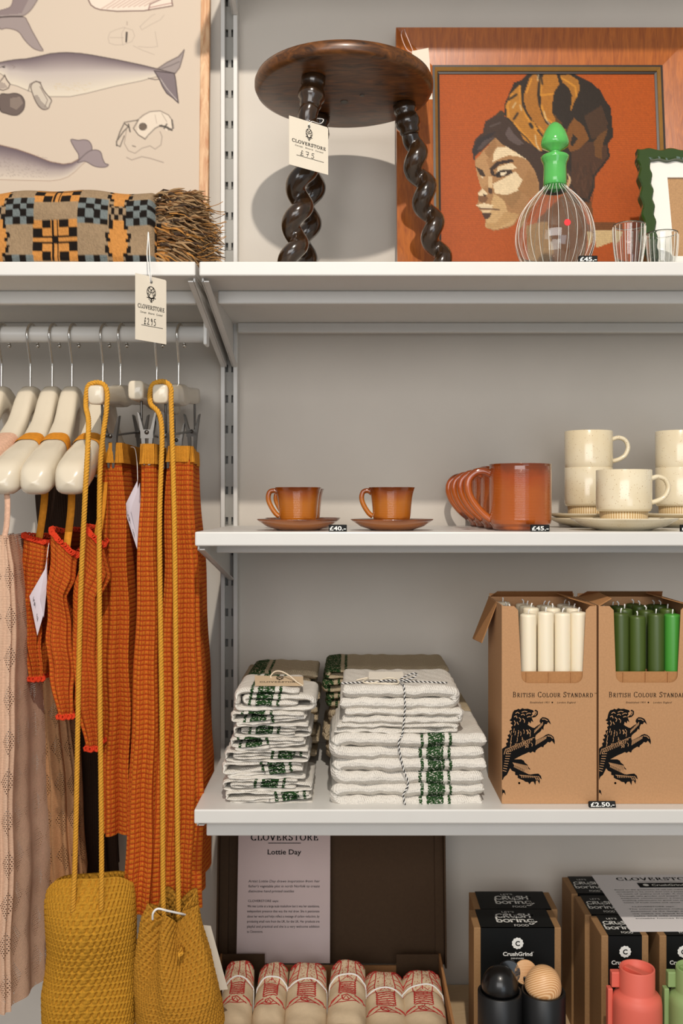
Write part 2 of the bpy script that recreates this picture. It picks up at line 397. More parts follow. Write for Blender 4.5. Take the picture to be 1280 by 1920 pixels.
b = MB().box(-.2235, .78, 1.34, YB - .005, Z5 - .03, Z5, 0, .002, 2).build('shelf', M_base); tag(b, 'pale wooden bottom shelf under the towel carton and the mill boxes', 'shelf')

rl = thing('clothes_rail', 'white clothes rail under the left top shelf, hung with hangers', 'rail', (-.5, 1.58, 1.58))
MB().tube([(-.95, 1.58, 1.579), (-.236, 1.58, 1.579)], .0135, 20).build('tube', M_white, rl)
MB().box(-.2385, -.2325, 1.565, 1.595, 1.560, 1.598, 0, .0025, 2).build('end_cap', M_shade, rl)
MB().tube([(-.2355, 1.58, 1.596), (-.2355, 1.58, 1.628)], .0014, 8).build('hanger_wire', M_white, rl)
# ------------------------------------------------------------------ whale print in its pine frame
def lean(z, z0, y0, z1, y1): return y0 + (y1 - y0) * (z - z0) / (z1 - z0)
pz0, pz1, py0, py1 = ZT + .001, 2.36, 1.728, 1.768
tilt = Vector((0, py1 - py0, pz1 - pz0)).normalized()
px1 = XU(395.5, 1.764)
po = thing('framed_print', 'pine framed chart of grey whales leaning on the wall behind the blanket', 'picture', (-.6, py0, pz0))
Mp = basis((0, py0, pz0), (1, 0, 0), tilt); ph = (pz1 - pz0) / tilt.z
M_pine = wood('pine', (178, 116, 70), (226, 190, 148), .5, (9, 5, 1.6), 9)
M_print = attr_mat('whale_print', .75)
fr = MB(); fw = .0165
fr.box(px1 - fw, px1, 0, ph, -.004, .012, 0, .0012, 1, M=Mp); fr.box(-1.0, -1.0 + fw, 0, ph, -.004, .012, 0, .0012, 1, M=Mp)
fr.box(-1.0 + fw, px1 - fw, 0, fw, -.004, .012, 0, .0012, 1, M=Mp); fr.box(-1.0 + fw, px1 - fw, ph - fw, ph, -.004, .012, 0, .0012, 1, M=Mp)
fr.build('frame', M_pine, po)
k = 3.2
Q = lambda *a: [(a[i] / k, a[i + 1] / k) for i in range(0, len(a), 2)]
SM = lambda p: [(q.x, q.y) for q in catmull([Vector((x, y, 0)) for x, y in p], 4, True)]
paper = (202, 186, 168)
C = Canvas(-60, -30, 380, 382, 1.5, paper)
grey, dk, lt = (140, 128, 126), (96, 84, 86), (196, 186, 174)
# uppermost fluke
for p in (Q(0, 65, 40, 55, 70, 30, 100, -40, 230, -40, 200, 40, 150, 90, 100, 98, 0, 105), Q(0, 105, 135, 100, 165, 130, 190, 180, 215, 225, 240, 270, 258, 305, 210, 296, 170, 265, 140, 230, 120, 200, 90, 180, 40, 170, 0, 172)):
    p = SM(p); C.poly(p, (152, 138, 134)); C.line(p + p[:1], 1.5, (96, 82, 78), .8)
C.poly(Q(0, 60, 60, 40, 100, -40, 190, -40, 130, 80, 0, 92), (128, 112, 112), .7); C.line(Q(0, 103, 80, 100, 135, 100), 1.6, (60, 50, 48))
# bowhead with ribbed throat, cut by the top
C.poly(Q(525, -60, 530, 0, 545, 30, 570, 48, 600, 58, 700, 68, 860, 65, 890, 60, 1035, 35, 1030, -60), (222, 206, 190)); C.line(Q(525, -60, 530, 0, 545, 30, 570, 48, 600, 58, 700, 68, 860, 65, 890, 60, 1035, 35, 1030, 0), 2.2, (120, 100, 92))
for q in range(9): C.line(Q(610 + q * 32, 52 - q * 2, 660 + q * 32, 22 - q * 2, 720 + q * 32, -20), 1.6, (176, 146, 132), .8)
C.line(Q(890, 60, 900, 25, 1000, -20), 1.8, (120, 90, 84)); C.line(Q(900, 45, 1030, 18), 1.3, (150, 110, 104))
# faint anatomical sketch
for p in (Q(740, 165, 690, 180, 660, 195, 648, 225, 655, 258, 690, 270, 740, 268, 790, 250, 808, 215, 795, 180, 740, 165), Q(660, 225, 740, 226), Q(735, 268, 730, 200, 750, 165), Q(840, 160, 870, 130, 910, 95, 930, 85), Q(840, 160, 850, 180, 900, 150, 960, 120, 985, 90), Q(930, 190, 945, 280), Q(800, 275, 850, 300, 925, 328), Q(830, 280, 900, 285, 940, 280)):
    C.line(p, 1.0, (150, 136, 124), .5)
C.line(Q(760, 195, 757, 250), 2.8, (40, 34, 32)); C.line(Q(762, 130, 762, 150), 1.2, (120, 104, 96), .6)
# the large beluga
fl = Q(945, 412, 1000, 375, 1070, 340, 1092, 315, 1105, 298, 1098, 335, 1078, 405, 1050, 442)
C.poly(fl, (150, 138, 134)); C.line(fl, 1.4, (84, 72, 70)); C.line(Q(950, 418, 1020, 395, 1075, 370), 1.2, (100, 90, 88))
C.body(Q(-200, 390, 0, 375, 40, 366, 100, 357, 150, 354, 200, 345, 250, 334, 300, 322, 350, 317, 400, 315, 480, 320, 550, 330, 700, 358, 850, 390, 950, 415, 1045, 440),
       Q(-200, 420, 0, 440, 30, 460, 60, 505, 100, 515, 170, 545, 210, 560, 300, 580, 420, 580, 520, 560, 700, 515, 850, 485, 900, 470, 960, 455, 1045, 446), (104, 90, 94), (186, 174, 166), (214, 202, 182))
for q in range(60): x = R.uniform(320, 540); y = R.uniform(495, 545); C.line(Q(x, y, x + 8, y + 2), 1.0, (196, 176, 140), .4)
fl = Q(925, 425, 1045, 440, 1052, 470, 1058, 520, 1064, 570, 1070, 618, 1040, 590, 1000, 560, 975, 520, 960, 485)
C.poly(fl, (122, 110, 112)); C.line(fl + fl[:1], 1.5, (64, 54, 54)); C.line(Q(960, 470, 1000, 530, 1060, 600), 1.3, (190, 180, 172)); C.line(Q(890, 470, 930, 478, 960, 475), 1.4, (90, 80, 76))
fp = Q(185, 525, 195, 500, 215, 490, 240, 498, 255, 530, 275, 560, 308, 600, 300, 625, 290, 650, 262, 658, 235, 640, 215, 610, 200, 575)
fp = SM(fp); C.poly(fp, (196, 184, 168)); C.poly(Q(200, 575, 215, 610, 235, 640, 262, 658, 290, 650, 250, 610, 225, 570), (132, 120, 112), .6); C.line(fp + fp[:1], 1.5, (84, 72, 66)); C.line(Q(240, 520, 285, 600, 270, 640), 1.2, (120, 106, 98))
C.line(Q(170, 545, 180, 505, 215, 488, 245, 495), 1.3, (90, 78, 72)); C.line(Q(0, 490, 20, 465, 28, 450, 40, 480, 60, 505, 50, 530, 20, 542, 0, 538), 1.6, (84, 72, 66)); C.poly(Q(0, 490, 30, 500, 45, 525, 0, 535), (140, 126, 118), .6)
C.line(Q(0, 405, 30, 395), 1.2, (100, 88, 84)); C.line(Q(18, 402, 26, 404), 2.2, (50, 44, 42)); C.line(Q(70, 390, 90, 400, 80, 410), 1, (130, 116, 110))
tl = Q(0, 570, 50, 565, 90, 560, 125, 572, 145, 600, 148, 630, 138, 662, 110, 688, 80, 692, 40, 682, 0, 660); tl = SM(tl); C.poly(tl, (104, 90, 84)); C.poly(Q(60, 590, 120, 580, 140, 620, 100, 660, 60, 640), (142, 126, 114), .7); C.line(tl, 1.4, (60, 50, 46))
# skull study
C.poly(Q(830, 720, 900, 670, 960, 665, 1010, 690, 1040, 730, 1045, 775, 1000, 785, 970, 760, 940, 760, 880, 830, 820, 800), (222, 208, 190), .7)
for p, w, c in ((Q(820, 725, 860, 690, 900, 670, 960, 665, 1010, 690, 1035, 725, 1042, 770, 1010, 780, 1005, 760), 1.5, 110), (Q(700, 875, 698, 850, 740, 790, 770, 760, 745, 740, 720, 790, 700, 850), 1.8, 60), (Q(745, 735, 800, 725, 830, 720, 800, 770, 830, 810, 870, 835, 890, 810, 930, 770, 970, 750), 1.6, 80), (Q(760, 770, 745, 860, 770, 905, 810, 920, 850, 890, 900, 875, 930, 895, 965, 870, 972, 820, 960, 790), 1.3, 140), (Q(960, 755, 990, 760, 1030, 780), 3.5, 70), (Q(985, 770, 1000, 745), 2.4, 60), (Q(700, 870, 720, 880, 745, 815), 1.5, 70), (Q(770, 745, 780, 790), 2.2, 60), (Q(930, 690, 940, 740), 1, 170), (Q(970, 680, 1000, 730), 1, 150), (Q(760, 945, 790, 960, 850, 940, 900, 950, 980, 975), 1.5, 140), (Q(795, 875, 812, 880), 1.6, 90), (Q(1030, 720, 1036, 770), 2, 60)):
    C.line(p, w, (c, c * .9, c * .82), .85)
C.poly([(857 / k + 6.5 * math.cos(a), 760 / k + 6 * math.sin(a)) for a in np.linspace(0, 6.28, 16)], (96, 82, 70), .9); C.line(arc(857 / k, 760 / k, 7, 6.5, 0, 360), 1.3, (70, 60, 52))
# lower whale with a raised fluke
f1 = Q(425, 838, 470, 842, 500, 838, 530, 845, 548, 870, 550, 900, 520, 920, 490, 950, 474, 955, 470, 925, 445, 885); f2 = Q(465, 975, 500, 935, 540, 905, 580, 900, 605, 915, 615, 950, 630, 980, 650, 988, 635, 1002, 600, 1004, 560, 995, 510, 968)
C.body(Q(-200, 830, 0, 870, 100, 895, 200, 930, 300, 970, 380, 985, 430, 978, 480, 950, 520, 935), Q(-200, 1070, 0, 1078, 150, 1082, 300, 1085, 360, 1078, 410, 1060, 450, 1030, 490, 990, 520, 965), (98, 84, 90), (166, 152, 146), (210, 196, 178), (130, 100, 84))
for f_ in (SM(f1), SM(f2)): C.poly(f_, (146, 132, 132)); C.line(f_ + f_[:1], 1.3, (92, 80, 80))
for q in range(260):
    x = R.uniform(-60, 90); y = R.uniform(290, 332); C.line([(x, y), (x + 1, y + .6)], 1.0, (120, 106, 102), .35)
pl = on_plane(Mp @ Vector((0, 0, .0085)), Mp.to_3x3() @ Vector((0, 0, 1)))
sh = MB(); sh.box(-1.0 + fw, px1 - fw, fw, ph - fw, .002, .007, 1, M=Mp); C.emit(sh, pl, 0)
M_pap2 = plain('print_paper', paper, .75, var=0)
sh.build('print', [M_print, M_pap2], po)

# ------------------------------------------------------------------ tapestry blanket folded on the left top shelf
bl = thing('folded_blanket', 'folded woven blanket in tan, orange and black squares with a fringed end', 'blanket', (-.45, 1.53, ZT))
M_tap = attr_mat('tapestry_weave', .95, .9, 420, spec=.1)
kx = 1.415 / F                                          # metres per photo pixel at the front of the fold
TAN, BLK, ORA, BLU = (142, 120, 94), (28, 23, 20), (184, 126, 66), (106, 113, 112)
def tapestry(xp, yp):
    """xp, yp in photo pixels: yp runs up the front from the shelf"""
    x = ((xp + 112.5) % 225) - 112.5; y = (yp + 5) % 112
    def chk(cx, cy, s, ca, cb):
        i, j = math.floor((x - cx + 2 * s) / s), math.floor((y - cy + 2 * s) / s)
        if 0 <= i < 4 and 0 <= j < 4:
            c = BLK if (i + j) % 2 else ca
            if abs(x - cx) < 1.6 or abs(y - cy) < 1.6: c = BLK if (i + j) % 2 == 0 else ca
            return c
    for cx in (41, -47):
        for cy in (108, -4):
            c = chk(cx, cy, 13.5 if cx == 41 else 14, BLU, BLK)
            if c: return c
    d = x - 108 if x > 0 else x + 117
    e = y - 52
    if abs(d) < 42 and abs(e) < 38:
        ad, ae = abs(d), abs(e)
        if 3 < ad < 6.5 or 3 < ae < 6.5: return BLK
        if ad < 3 and ae < 3: return BLK
        if (7.5 < ad < 25 and ae > 21) or (ad > 25 and 7.5 < ae < 21): return BLK
        return ORA
    if abs(x) < 24 and abs(e) < 42:
        w = 20 - (6 if abs(e) > 24 else 0) - (4 if abs(e) < 4 else 0) + (2 if abs(e) < 12 else 0)
        if abs(x) < w - 4: return ORA
        if abs(x) < w + 3 and int((e + 60) / 7) % 4 != 3: return BLK
    if abs(x) < 18 and abs(e) >= 42:
        if (int((x + 63) / 7) + int((y + 5) / 9)) % 2: return BLK
        return TAN
    if 0 < (y - 92) < 4 and int(xp / 6) % 2: return TAN
    return TAN
def lc(c):
    j = R.uniform(.88, 1.12); return tuple(min(1, q * j) for q in lin(c)[:3]) + (1,)
def fold(x0, x1, yf, depth, h, zb, nx, name, wav=.003, mats=None, ph=0.0, off=0.0):
    r = min(.05, h * .45); prof = []
    N = 56
    outline = [(yf + .006, zb)] + [(yf, zb + .012)] + [(yf, zb + h - r)] + [(yf + r - r * math.cos(a), zb + h - r + r * math.sin(a)) for a in np.linspace(.15, PI / 2, 9)] + [(yf + depth - r, zb + h)] + \
        [(yf + depth - r + r * math.sin(a), zb + h - r + r * math.cos(a)) for a in np.linspace(.15, PI / 2, 7)] + [(yf + depth, zb)]
    pr = resample([Vector((a, b, 0)) for a, b in outline], .0028); L = len(pr)
    mb = MB()
    def fn(a, b):
        q = pr[min(L - 1, int(round(b * (L - 1))))]; x = lerp(x0, x1, a); t = (q.y - zb) / h
        dz = wav * math.sin(x * 26 + ph) * t + wav * .6 * math.sin(x * 61 + ph) * t
        e = max(0, 1 - (x1 - x) / .012); return Vector((x, q.x + .002 * math.sin(x * 40 + q.y * 60) + e * e * .012, q.y + dz - e * e * .010 * t))
    def cf(a, b):
        return lc(tapestry(XU(0, 1) and (lerp(x0, x1, a) / kx + CU + off), b * (L - 1) * .0028 / kx))
    mb.grid(fn, nx, L - 1, 0, colf=cf, flip=True)
    # closed end: a spiral of the cloth's edge
    ring = [fn(1, j / (L - 1)) for j in range(L)]; c = sum(ring, Vector()) / L
    for s_ in (1.0, .82, .64, .46, .28):
        pts = [c + (q - c) * s_ + Vector((.002 * (1 - s_), 0, 0)) for q in ring]; nxt = [c + (q - c) * (s_ - .15) - Vector((.012 * (s_ > .3), 0, 0)) for q in ring]
        o = len(pts); mb.add(pts + nxt, [(i, i + 1, o + i + 1, o + i) for i in range(o - 1)], 0, True, None, [lin(TAN if int(s_ * 100) % 36 else (90, 70, 46))] * (2 * o))
    return mb.build(name, mats or M_tap, bl)
fold(-.80, XU(291, 1.405), 1.403, .27, .120, ZT + .001, 330, 'front_fold')
fold(-.78, XU(336, 1.43), 1.418, .25, .104, ZT + .001, 150, 'inner_fold', .002, ph=2, off=20)
fr = MB(); xe = XU(318, 1.42)
for q in range(1900):
    t = R.random(); yy = 1.412 + (R.random() ** 1.6) * .2; zz = ZT + .004 + R.random() * .104
    if R.random() < .3: zz = ZT + .085 + R.random() * .026
    x0 = xe + R.uniform(-.022, .030); L = R.uniform(.014, .034)
    h_ = (zz - ZT) / .1; a = Vector((1, R.uniform(-.22, .1), (h_ - .55) * .5 + .18 * math.sin(zz * 160 + yy * 90) + R.uniform(-.14, .14))).normalized(); g = R.uniform(-.5, -.1)
    pts = [Vector((x0, yy, zz)) + a * L * s_ + Vector((R.uniform(-.001, .001), R.uniform(-.003, .003), g * L * s_ * s_ + R.uniform(-.0025, .0025) * (s_ > 0))) for s_ in (0, .33, .66, 1)]
    pts = [Vector((min(p.x, -.185), p.y, max(p.z, ZT + .002))) for p in pts]
    r0 = R.uniform(.0011, .0023); fr.tube(pts, [r0, r0, r0 * .75, r0 * .2], 5, R.choice([0, 0, 0, 0, 1, 1, 2, 3]))
for q in range(26):
    z0 = ZT + R.uniform(.01, .1); pts = [Vector((xe + .04, 1.42 + R.random() * .03, z0))]
    d = Vector((1, R.uniform(-.2, .1), R.uniform(-.5, .3))).normalized()
    for s_ in range(5): d = (d + Vector((R.uniform(-.1, .2), R.uniform(-.15, .1), R.uniform(-.45, .35)))).normalized(); pts.append(pts[-1] + d * .0085)
    pts = [Vector((p.x, p.y, max(p.z, ZT + .002))) for p in pts]
    fr.tube(catmull(pts, 3), .0005, 4, R.choice([1, 2, 2, 3]))
fr.build('fringe', [plain('fringe_tan', (150, 120, 84), .95, var=.1), plain('fringe_brown', (116, 80, 44), .95, var=.1), plain('fringe_gold', (176, 122, 58), .95, var=.1), plain('fringe_dark', (62, 44, 30), .95, var=.1)], bl)

# ------------------------------------------------------------------ shop's swing tags
M_tag = plain('tag_card', (226, 216, 198), .75, var=.015, spec=.25)
def swing_tag(name, label, origin, xdir, w, h, price, eye, string_pts, cat='tag', printed=True, back=False):
    t = thing(name, label, cat, origin)
    M = basis(origin, xdir, (0, 0, 1)); c = MB()
    ch = .12 * w; hole = [(w / 2 + .0024 * math.cos(a), h - .0075 + .0024 * math.sin(a)) for a in np.linspace(0, 2 * PI, 13)[:-1]]
    c.prism([(0, 0), (w, 0), (w, h - ch * .25), (w - ch * .25, h), (0, h)], .0007, M)
    Mt = M @ Matrix.Translation((0, 0, .0003))
    c.flat(hole, Mt, 2)
    if printed:
        emblem(c, Mt, h * .25, 1, w / 2, h * .60); serif(c, 'CLOVERSTORE', w * .86, h * .062, Mt, 1, w / 2, h * .49, thick=.2)
        for i, s_ in enumerate(('Concept', 'Store', 'Curated')): c.text(s_, w * .2, h * .03, Mt, 1, 0, w * (.24 + .26 * i), h * .42, shear=.2)
        c.stroke([(w * .18, h * .235), (w * .88, h * .235)], .0006, Mt, 1); hand(c, price, w * .42, h * .11, Mt, 1, w * .26, h * .25)
    c.build('card', [M_tag, M_ink, M_dark], t)
    MB().tube(catmull(string_pts, 6), .0007, 6).build('string', M_string, t)
    return t
tw = .055
d = Vector((.62, .78, 0)).normalized()
o = Vector((XU(254, 1.325), 1.325, ZV(636, 1.325)))
hp = basis(o, d, (0, 0, 1)) @ Vector((tw / 2, .0915 - .0075, .0))
swing_tag('price_tag', 'cream tag with a handwritten price hanging over the shelf edge from the blanket', o, d, tw, .0915, '£295', hp,
          [hp + Vector((0, .0015, -.001)), hp + Vector((.0005, -.004, .012)), Vector((XU(281, 1.372), 1.370, ZT + .005)), Vector((XU(279, 1.394), 1.391, ZT + .045)), Vector((XU(277, 1.385), 1.384, ZT + .028)), Vector((XU(276, 1.372), 1.371, ZT + .004)), hp + Vector((-.002, -.003, .012)), hp + Vector((-.001, -.0015, -.001))])
# ------------------------------------------------------------------ hangers
M_cream = plain('cream_lacquer', (216, 204, 182), .22, var=.01, coat=.3)
M_mus = plain('mustard_knit', (206, 134, 40), .9, var=.12, scale=200, bump=.5, bscale=900, spec=.15)
M_nudeband = plain('nude_knit_band', (214, 172, 146), .95, var=.12, scale=250, bump=.6, bscale=900, spec=.1)
def hook_parts(root, x, zneck):
    y = 1.58; s = [(0, zneck - .012), (0, zneck + .012), (0, zneck + .034), (-.004, zneck + .046), (-.016, zneck + .075)]
    c = [Vector((x, y + a, b)) for a, b in s]; zc, r = 1.579, .0168
    arcp = [Vector((x + .004 * math.sin(a / 2), y - r * math.cos(a), zc + r * math.sin(a))) for a in np.linspace(.1, PI * 1.08, 12)]
    end = [Vector((x + .005, y + r + .001, zc - .008)), Vector((x + .006, y + r + .002, zc - .0135))]
    pts = catmull(c + arcp + end, 4); o = MB().tube(pts, .0022, 10).build('hook', M_chrome, root)
    m = MB(); m.lathe([(0, -.0036), (.0026, -.0026), (.0036, 0), (.0026, .0026), (0, .0036)], 12, c=(x + .006, y + r + .002, zc - .0155)); m.build('ball_tip', M_chrome, o)
def coat_hanger(x, label, rot=0.0, shoulder=.200):
    t = thing('coat_hanger', label, 'hanger', (x, 1.58, 1.49), 'moulded cream hangers')
    top = [(0, 1.494), (.016, 1.492), (.026, 1.478), (.045, 1.442), (.08, 1.409), (.14, 1.383), (.180, 1.362), (.190, 1.354), (shoulder - .004, 1.343), (shoulder, 1.331)]
    bot = [(0, 1.452), (.02, 1.440), (.05, 1.398), (.08, 1.366), (.14, 1.330), (.180, 1.3135), (.190, 1.3150), (shoulder - .004, 1.320), (shoulder, 1.3295)]
    wid = [(0, .0145), (.02, .0150), (.05, .0165), (.08, .0195), (.14, .0245), (.172, .0250), (.185, .0225), (.193, .0175), (shoulder - .002, .0090), (shoulder, .0010)]
    mb = MB(); ss = sorted(set([round(s * q, 4) for s in (-1, 1) for q in list(np.linspace(0, .18, 19)) + [.184, .188, .1915, .1945, .197, .1985, .1995, shoulder]]))
    def sec(s, n=22):
        a = abs(s); zt, zb, w = interp(a, top), interp(a, bot), interp(a, wid); out = []
        for j in range(n):
            th = 2 * PI * j / n; c_, s_ = math.cos(th), math.sin(th); e = .62
            px, py = w * math.copysign(abs(c_) ** e, c_), -s; out.append(Vector((x + px * math.cos(rot) - py * math.sin(rot), 1.58 + px * math.sin(rot) + py * math.cos(rot), (zt + zb) / 2 + (zt - zb) / 2 * math.copysign(abs(s_) ** e, s_))))
        return out
    n = 22; vs = []
    for s in ss: vs += sec(s)
    fs = [(i * n + j, (i + 1) * n + j, (i + 1) * n + (j + 1) % n, i * n + (j + 1) % n) for i in range(len(ss) - 1) for j in range(n)]
    fs += [tuple(range(n)), tuple((len(ss) - 1) * n + n - 1 - j for j in range(n))]
    mb.add(vs, fs); mb.build('body', M_cream, t); hook_parts(t, x, 1.494)
    return t, sec
def band_on(sec, s0, s1, n=22, k=1.10):
    mb = MB(); ss = list(np.linspace(s0, s1, 5)); vs = []
    for i, s in enumerate(ss):
        q = sec(s); c = sum(q, Vector()) / n; kk = k - (.05 if i in (0, 4) else 0); vs += [c + (p - c) * kk for p in q]
    mb.add(vs, [(i * n + j, (i + 1) * n + j, (i + 1) * n + (j + 1) % n, i * n + (j + 1) % n) for i in range(4) for j in range(n)])
    return mb
hx = [XU(u, 1.58) for u in (3, 57, 98, 135, 193)]
hang = []
hang.append(coat_hanger(hx[0], 'cream coat hanger cut by the left border of the picture, bare neck only', -.16))
hang.append(coat_hanger(hx[1], 'cream coat hanger wrapped by a nude knit band', -.15))
hang.append(coat_hanger(hx[2], 'cream coat hanger with a mustard strap, beside the nude banded one', -.08))
hang.append(coat_hanger(hx[3], 'cream coat hanger with a mustard strap, second to the left of the clip hangers'))
hang.append(coat_hanger(hx[4], 'cream coat hanger with a mustard strap, hook rising behind the first clip hanger'))

def clip_hanger(x, zc, dz, label, fwd=-.004, cx=.004):
    """bar runs from the aisle to the wall; dz tips its near end"""
    t = thing('clip_hanger', label, 'hanger', (x, 1.58, zc), 'cream hangers with metal clips')
    L = .158; Mh = Matrix.Translation((x, 1.58, zc)) @ Matrix.Rotation(math.atan2(-dz, L), 4, 'X')
    b = MB(); n = 20; vs = []; ss = [-L, -L + .0015, -L + .004, -.05, -.018, 0, .018, .05, L - .03, L - .004, L - .0015, L]
    for s in ss:
        e_ = .8 if abs(s) == L else (.94 if abs(s) == L - .0015 else 1); h = (.0145 + (.004 if abs(s) < .02 else 0) - (.0 if s < L - .03 else .0)) * e_; w = .0118 * e_
        for j in range(n):
            a = 2 * PI * j / n; c_, s_ = math.cos(a), math.sin(a); vs.append(Vector((w * math.copysign(abs(c_) ** .5, c_), s, h * math.copysign(abs(s_) ** .5, s_))))
    b.add(vs, [(i * n + j, i * n + (j + 1) % n, (i + 1) * n + (j + 1) % n, (i + 1) * n + j) for i in range(len(ss) - 1) for j in range(n)] + [tuple(range(n))[::-1], tuple((len(ss) - 1) * n + j for j in range(n))], M=Mh)
    b.build('bar', M_cream, t); hook_parts(t, x, zc + .016)
    yn, yf = -L + .022, L - .022; zw = -.062
    w = MB(); w.tube(catmull([(0.004, yn, -.01), (.004, yn, zw + .012), (.004, yn + .002, zw + .003), (.004, yn + .012, zw)], 5) + catmull([(.004, yf - .012, zw), (.004, yf - .002, zw + .003), (.004, yf, zw + .012), (.004, yf, -.01)], 5), .0019, 8, M=Mh)
    w.build('wire', M_steel, t)
    for yy in (yn + fwd, yf - .030):
        cl = MB(); cl.box(cx - .0095, cx + .0095, yy - .0068, yy - .0062, zw - .009, zw + .004, 0, M=Mh); co_ = cl.build('clip', M_steel, t)
        for s in (-1, 1):
            cl = MB(); pr = [(s * .0026, -.004), (s * .010, .026), (s * .0125, .028), (s * .0075, -.006), (s * .0045, -.044), (s * .0015, -.045)]
            vs = [Vector((cx + a * 1.15, yy + q, zw + b_ * 1.1)) for q in (-.0062, .0062) for a, b_ in pr]; m_ = len(pr)
            fs = [tuple(range(m_)), tuple(range(2 * m_ - 1, m_ - 1, -1))] + [(i, m_ + i, m_ + (i + 1) % m_, (i + 1) % m_) for i in range(m_)]
            cl.add(vs, fs, 0, False, M=Mh); cl.build('jaw', M_steel, co_)
        MB().tube([(cx, yy - .008, zw), (cx, yy + .008, zw)], .0034, 12, M=Mh).build('pivot', M_steel, co_)
    return t, Mh
XA, XB, XC = XU(226, 1.58), XU(294, 1.58), XU(335, 1.58)
hA = clip_hanger(XA, 1.4775, -.016, 'cream clip hanger holding the shortest orange skirt, yellow cord over its near end', .026, .010)
hB = clip_hanger(XB, 1.472, -.003, 'cream clip hanger between the two with cords, no cord on its end', -.004, .014)
hC = clip_hanger(XC, 1.479, -.016, 'cream clip hanger nearest the upright, yellow cord over its near end')

# ------------------------------------------------------------------ knits
def knit(name, c_cell, c_line, c_alt, cell=.0066, bump=.8):
    k = NT(name); q = k.xyz(k.coord('UV')); nz = k.noise(k.coord(), 160, 3)
    u = k.math('MULTIPLY_ADD', nz, .35, k.math('DIVIDE', q[0], cell)); v = k.math('MULTIPLY_ADD', nz, .35, k.math('DIVIDE', q[1], cell * 1.12))
    du = k.math('ABSOLUTE', k.math('SUBTRACT', k.math('FRACT', u), .5)); dv = k.math('ABSOLUTE', k.math('SUBTRACT', k.math('FRACT', v), .5))
    m = k.math('MAXIMUM', k.math('MULTIPLY', du, .86), dv); big = k.noise(k.coord(), 22, 2)
    cell_c = k.mix(k.ramp(k.noise(k.coord(), 420, 2), [(.35, (0, 0, 0, 1)), (.65, (1, 1, 1, 1))]), lin(c_cell), lin(c_alt))
    k.set(Base_Color=k.mix(k.ramp(m, [(.27, (0, 0, 0, 1)), (.43, (1, 1, 1, 1))]), cell_c, lin(c_line)), Roughness=.95, Specular_IOR_Level=.1)
    st = k.math('SINE', k.math('MULTIPLY', q[1], 6.28 / .0017)); st2 = k.math('SINE', k.math('MULTIPLY_ADD', q[0], 6.28 / .0024, k.math('MULTIPLY', st, .8)))
    h = k.math('MULTIPLY_ADD', k.math('SUBTRACT', .5, m), 2.0, k.math('MULTIPLY', st2, .22)); k.bump(h, bump, .0022)
    return k.m
M_knit = knit('waffle_knit_orange', (212, 128, 40), (182, 66, 28), (204, 102, 34))
M_knit2 = knit('waffle_knit_orange_dense', (206, 118, 40), (184, 70, 30), (200, 94, 32), .0058)
M_red = plain('red_yarn', (206, 62, 34), .95, var=.15, scale=300, bump=.5, bscale=900, spec=.1)
def rib(name, c):
    k = NT(name); q = k.xyz(k.coord('UV')); s = k.math('SINE', k.math('MULTIPLY', q[0], 6.28 / .0032)); n = k.noise(k.coord(), 500, 2)
    k.set(Base_Color=k.ramp(n, [(.3, lin([x * .9 for x in c])), (.7, lin(c))]), Roughness=.95, Specular_IOR_Level=.1); k.bump(k.math('MULTIPLY_ADD', n, .5, s), .5, .001); return k.m
M_rib = rib('mustard_rib', (204, 136, 44))
def garment(levels, nz=120, n=84, folds=5, amp=.004, seed=0, slope=0.0, z_uv0=0.0, fat=0.0):
    """levels: (z, x_near, half width near, y_near, x_far, half width far, y_far), top to bottom: a folded garment hanging edge-on to the aisle.
    The near end is a rounded front with vertical folds; slope tips the top edge sideways, fat swells it (for bands that go round it)."""
    mb = MB(); lv = [tuple(l) for l in levels]; zs = [l[0] for l in lv]
    cols = [[(-l[0], l[i]) for l in lv] for i in range(7)]; rr = random.Random(seed); phs = [rr.uniform(0, 6.28) for _ in range(6)]; RN = .5
    def fn(a, b):
        z = lerp(zs[0], zs[-1], b); _, xn, tn, yn, xf, tf, yf = [interp(-z, c) for c in cols]; t = a * 2; tn += fat
        side = 1 if t <= 1 else -1; q = t if t <= 1 else 2 - t          # q: 0 far, 1 the middle of the near front
        dp = tn * .75
        if q > 1 - RN:
            th = (q - (1 - RN)) / RN * PI / 2; cx_, sn = math.cos(th), math.sin(th); y = yn + dp * (1 - sn) - fat; x = xn + side * tn * cx_ ** .8; nx, ny = side * cx_, -sn
        else:
            s = q / (1 - RN); y = lerp(yf, yn + dp, s); x = lerp(xf, xn, s) + side * lerp(tf + fat, tn, s ** 1.5); nx, ny = side, 0
        arcp = side * (1 - q); f = amp * (.35 + .65 * b)
        d = f * (math.cos(arcp * folds * 2 * PI + phs[0] * .3 + b * .8) + .45 * math.sin(arcp * folds * 4.3 + phs[1] - b * 2.2)) * (1 if q > .5 else 1.2 * q + .4)
        hz = min(1, (zs[0] - zs[-1]) / .3); x += nx * d + hz * .0012 * math.sin(b * 23 + phs[2]); y += ny * d + hz * .0015 * math.sin(b * 17 + phs[3])
        z -= slope * (x - xn) * (1 - b) ** 2
        return Vector((x, y, z))
    H = zs[0] - zs[-1]; L = [0.0]; prev = fn(0, .5)
    for k_ in range(1, n + 1): p = fn((k_ % n) / n if k_ < n else .9999, .5); L.append(L[-1] + (p - prev).length); prev = p
    mb.grid(fn, n, nz, 0, uvf=lambda a, b: (L[int(round(a * n))], z_uv0 - b * H))
    return mb, fn
def G(rows, y):      # rows of (v, u_left, u_right, y_far, u_far) measured at depth y
    out = []
    for v, ul, ur, yf, uf in rows:
        out.append((ZV(v, y), XU((ul + ur) / 2, y), (ur - ul) / 2 * y / F, y, XU(uf, yf), .007, yf))
    return out
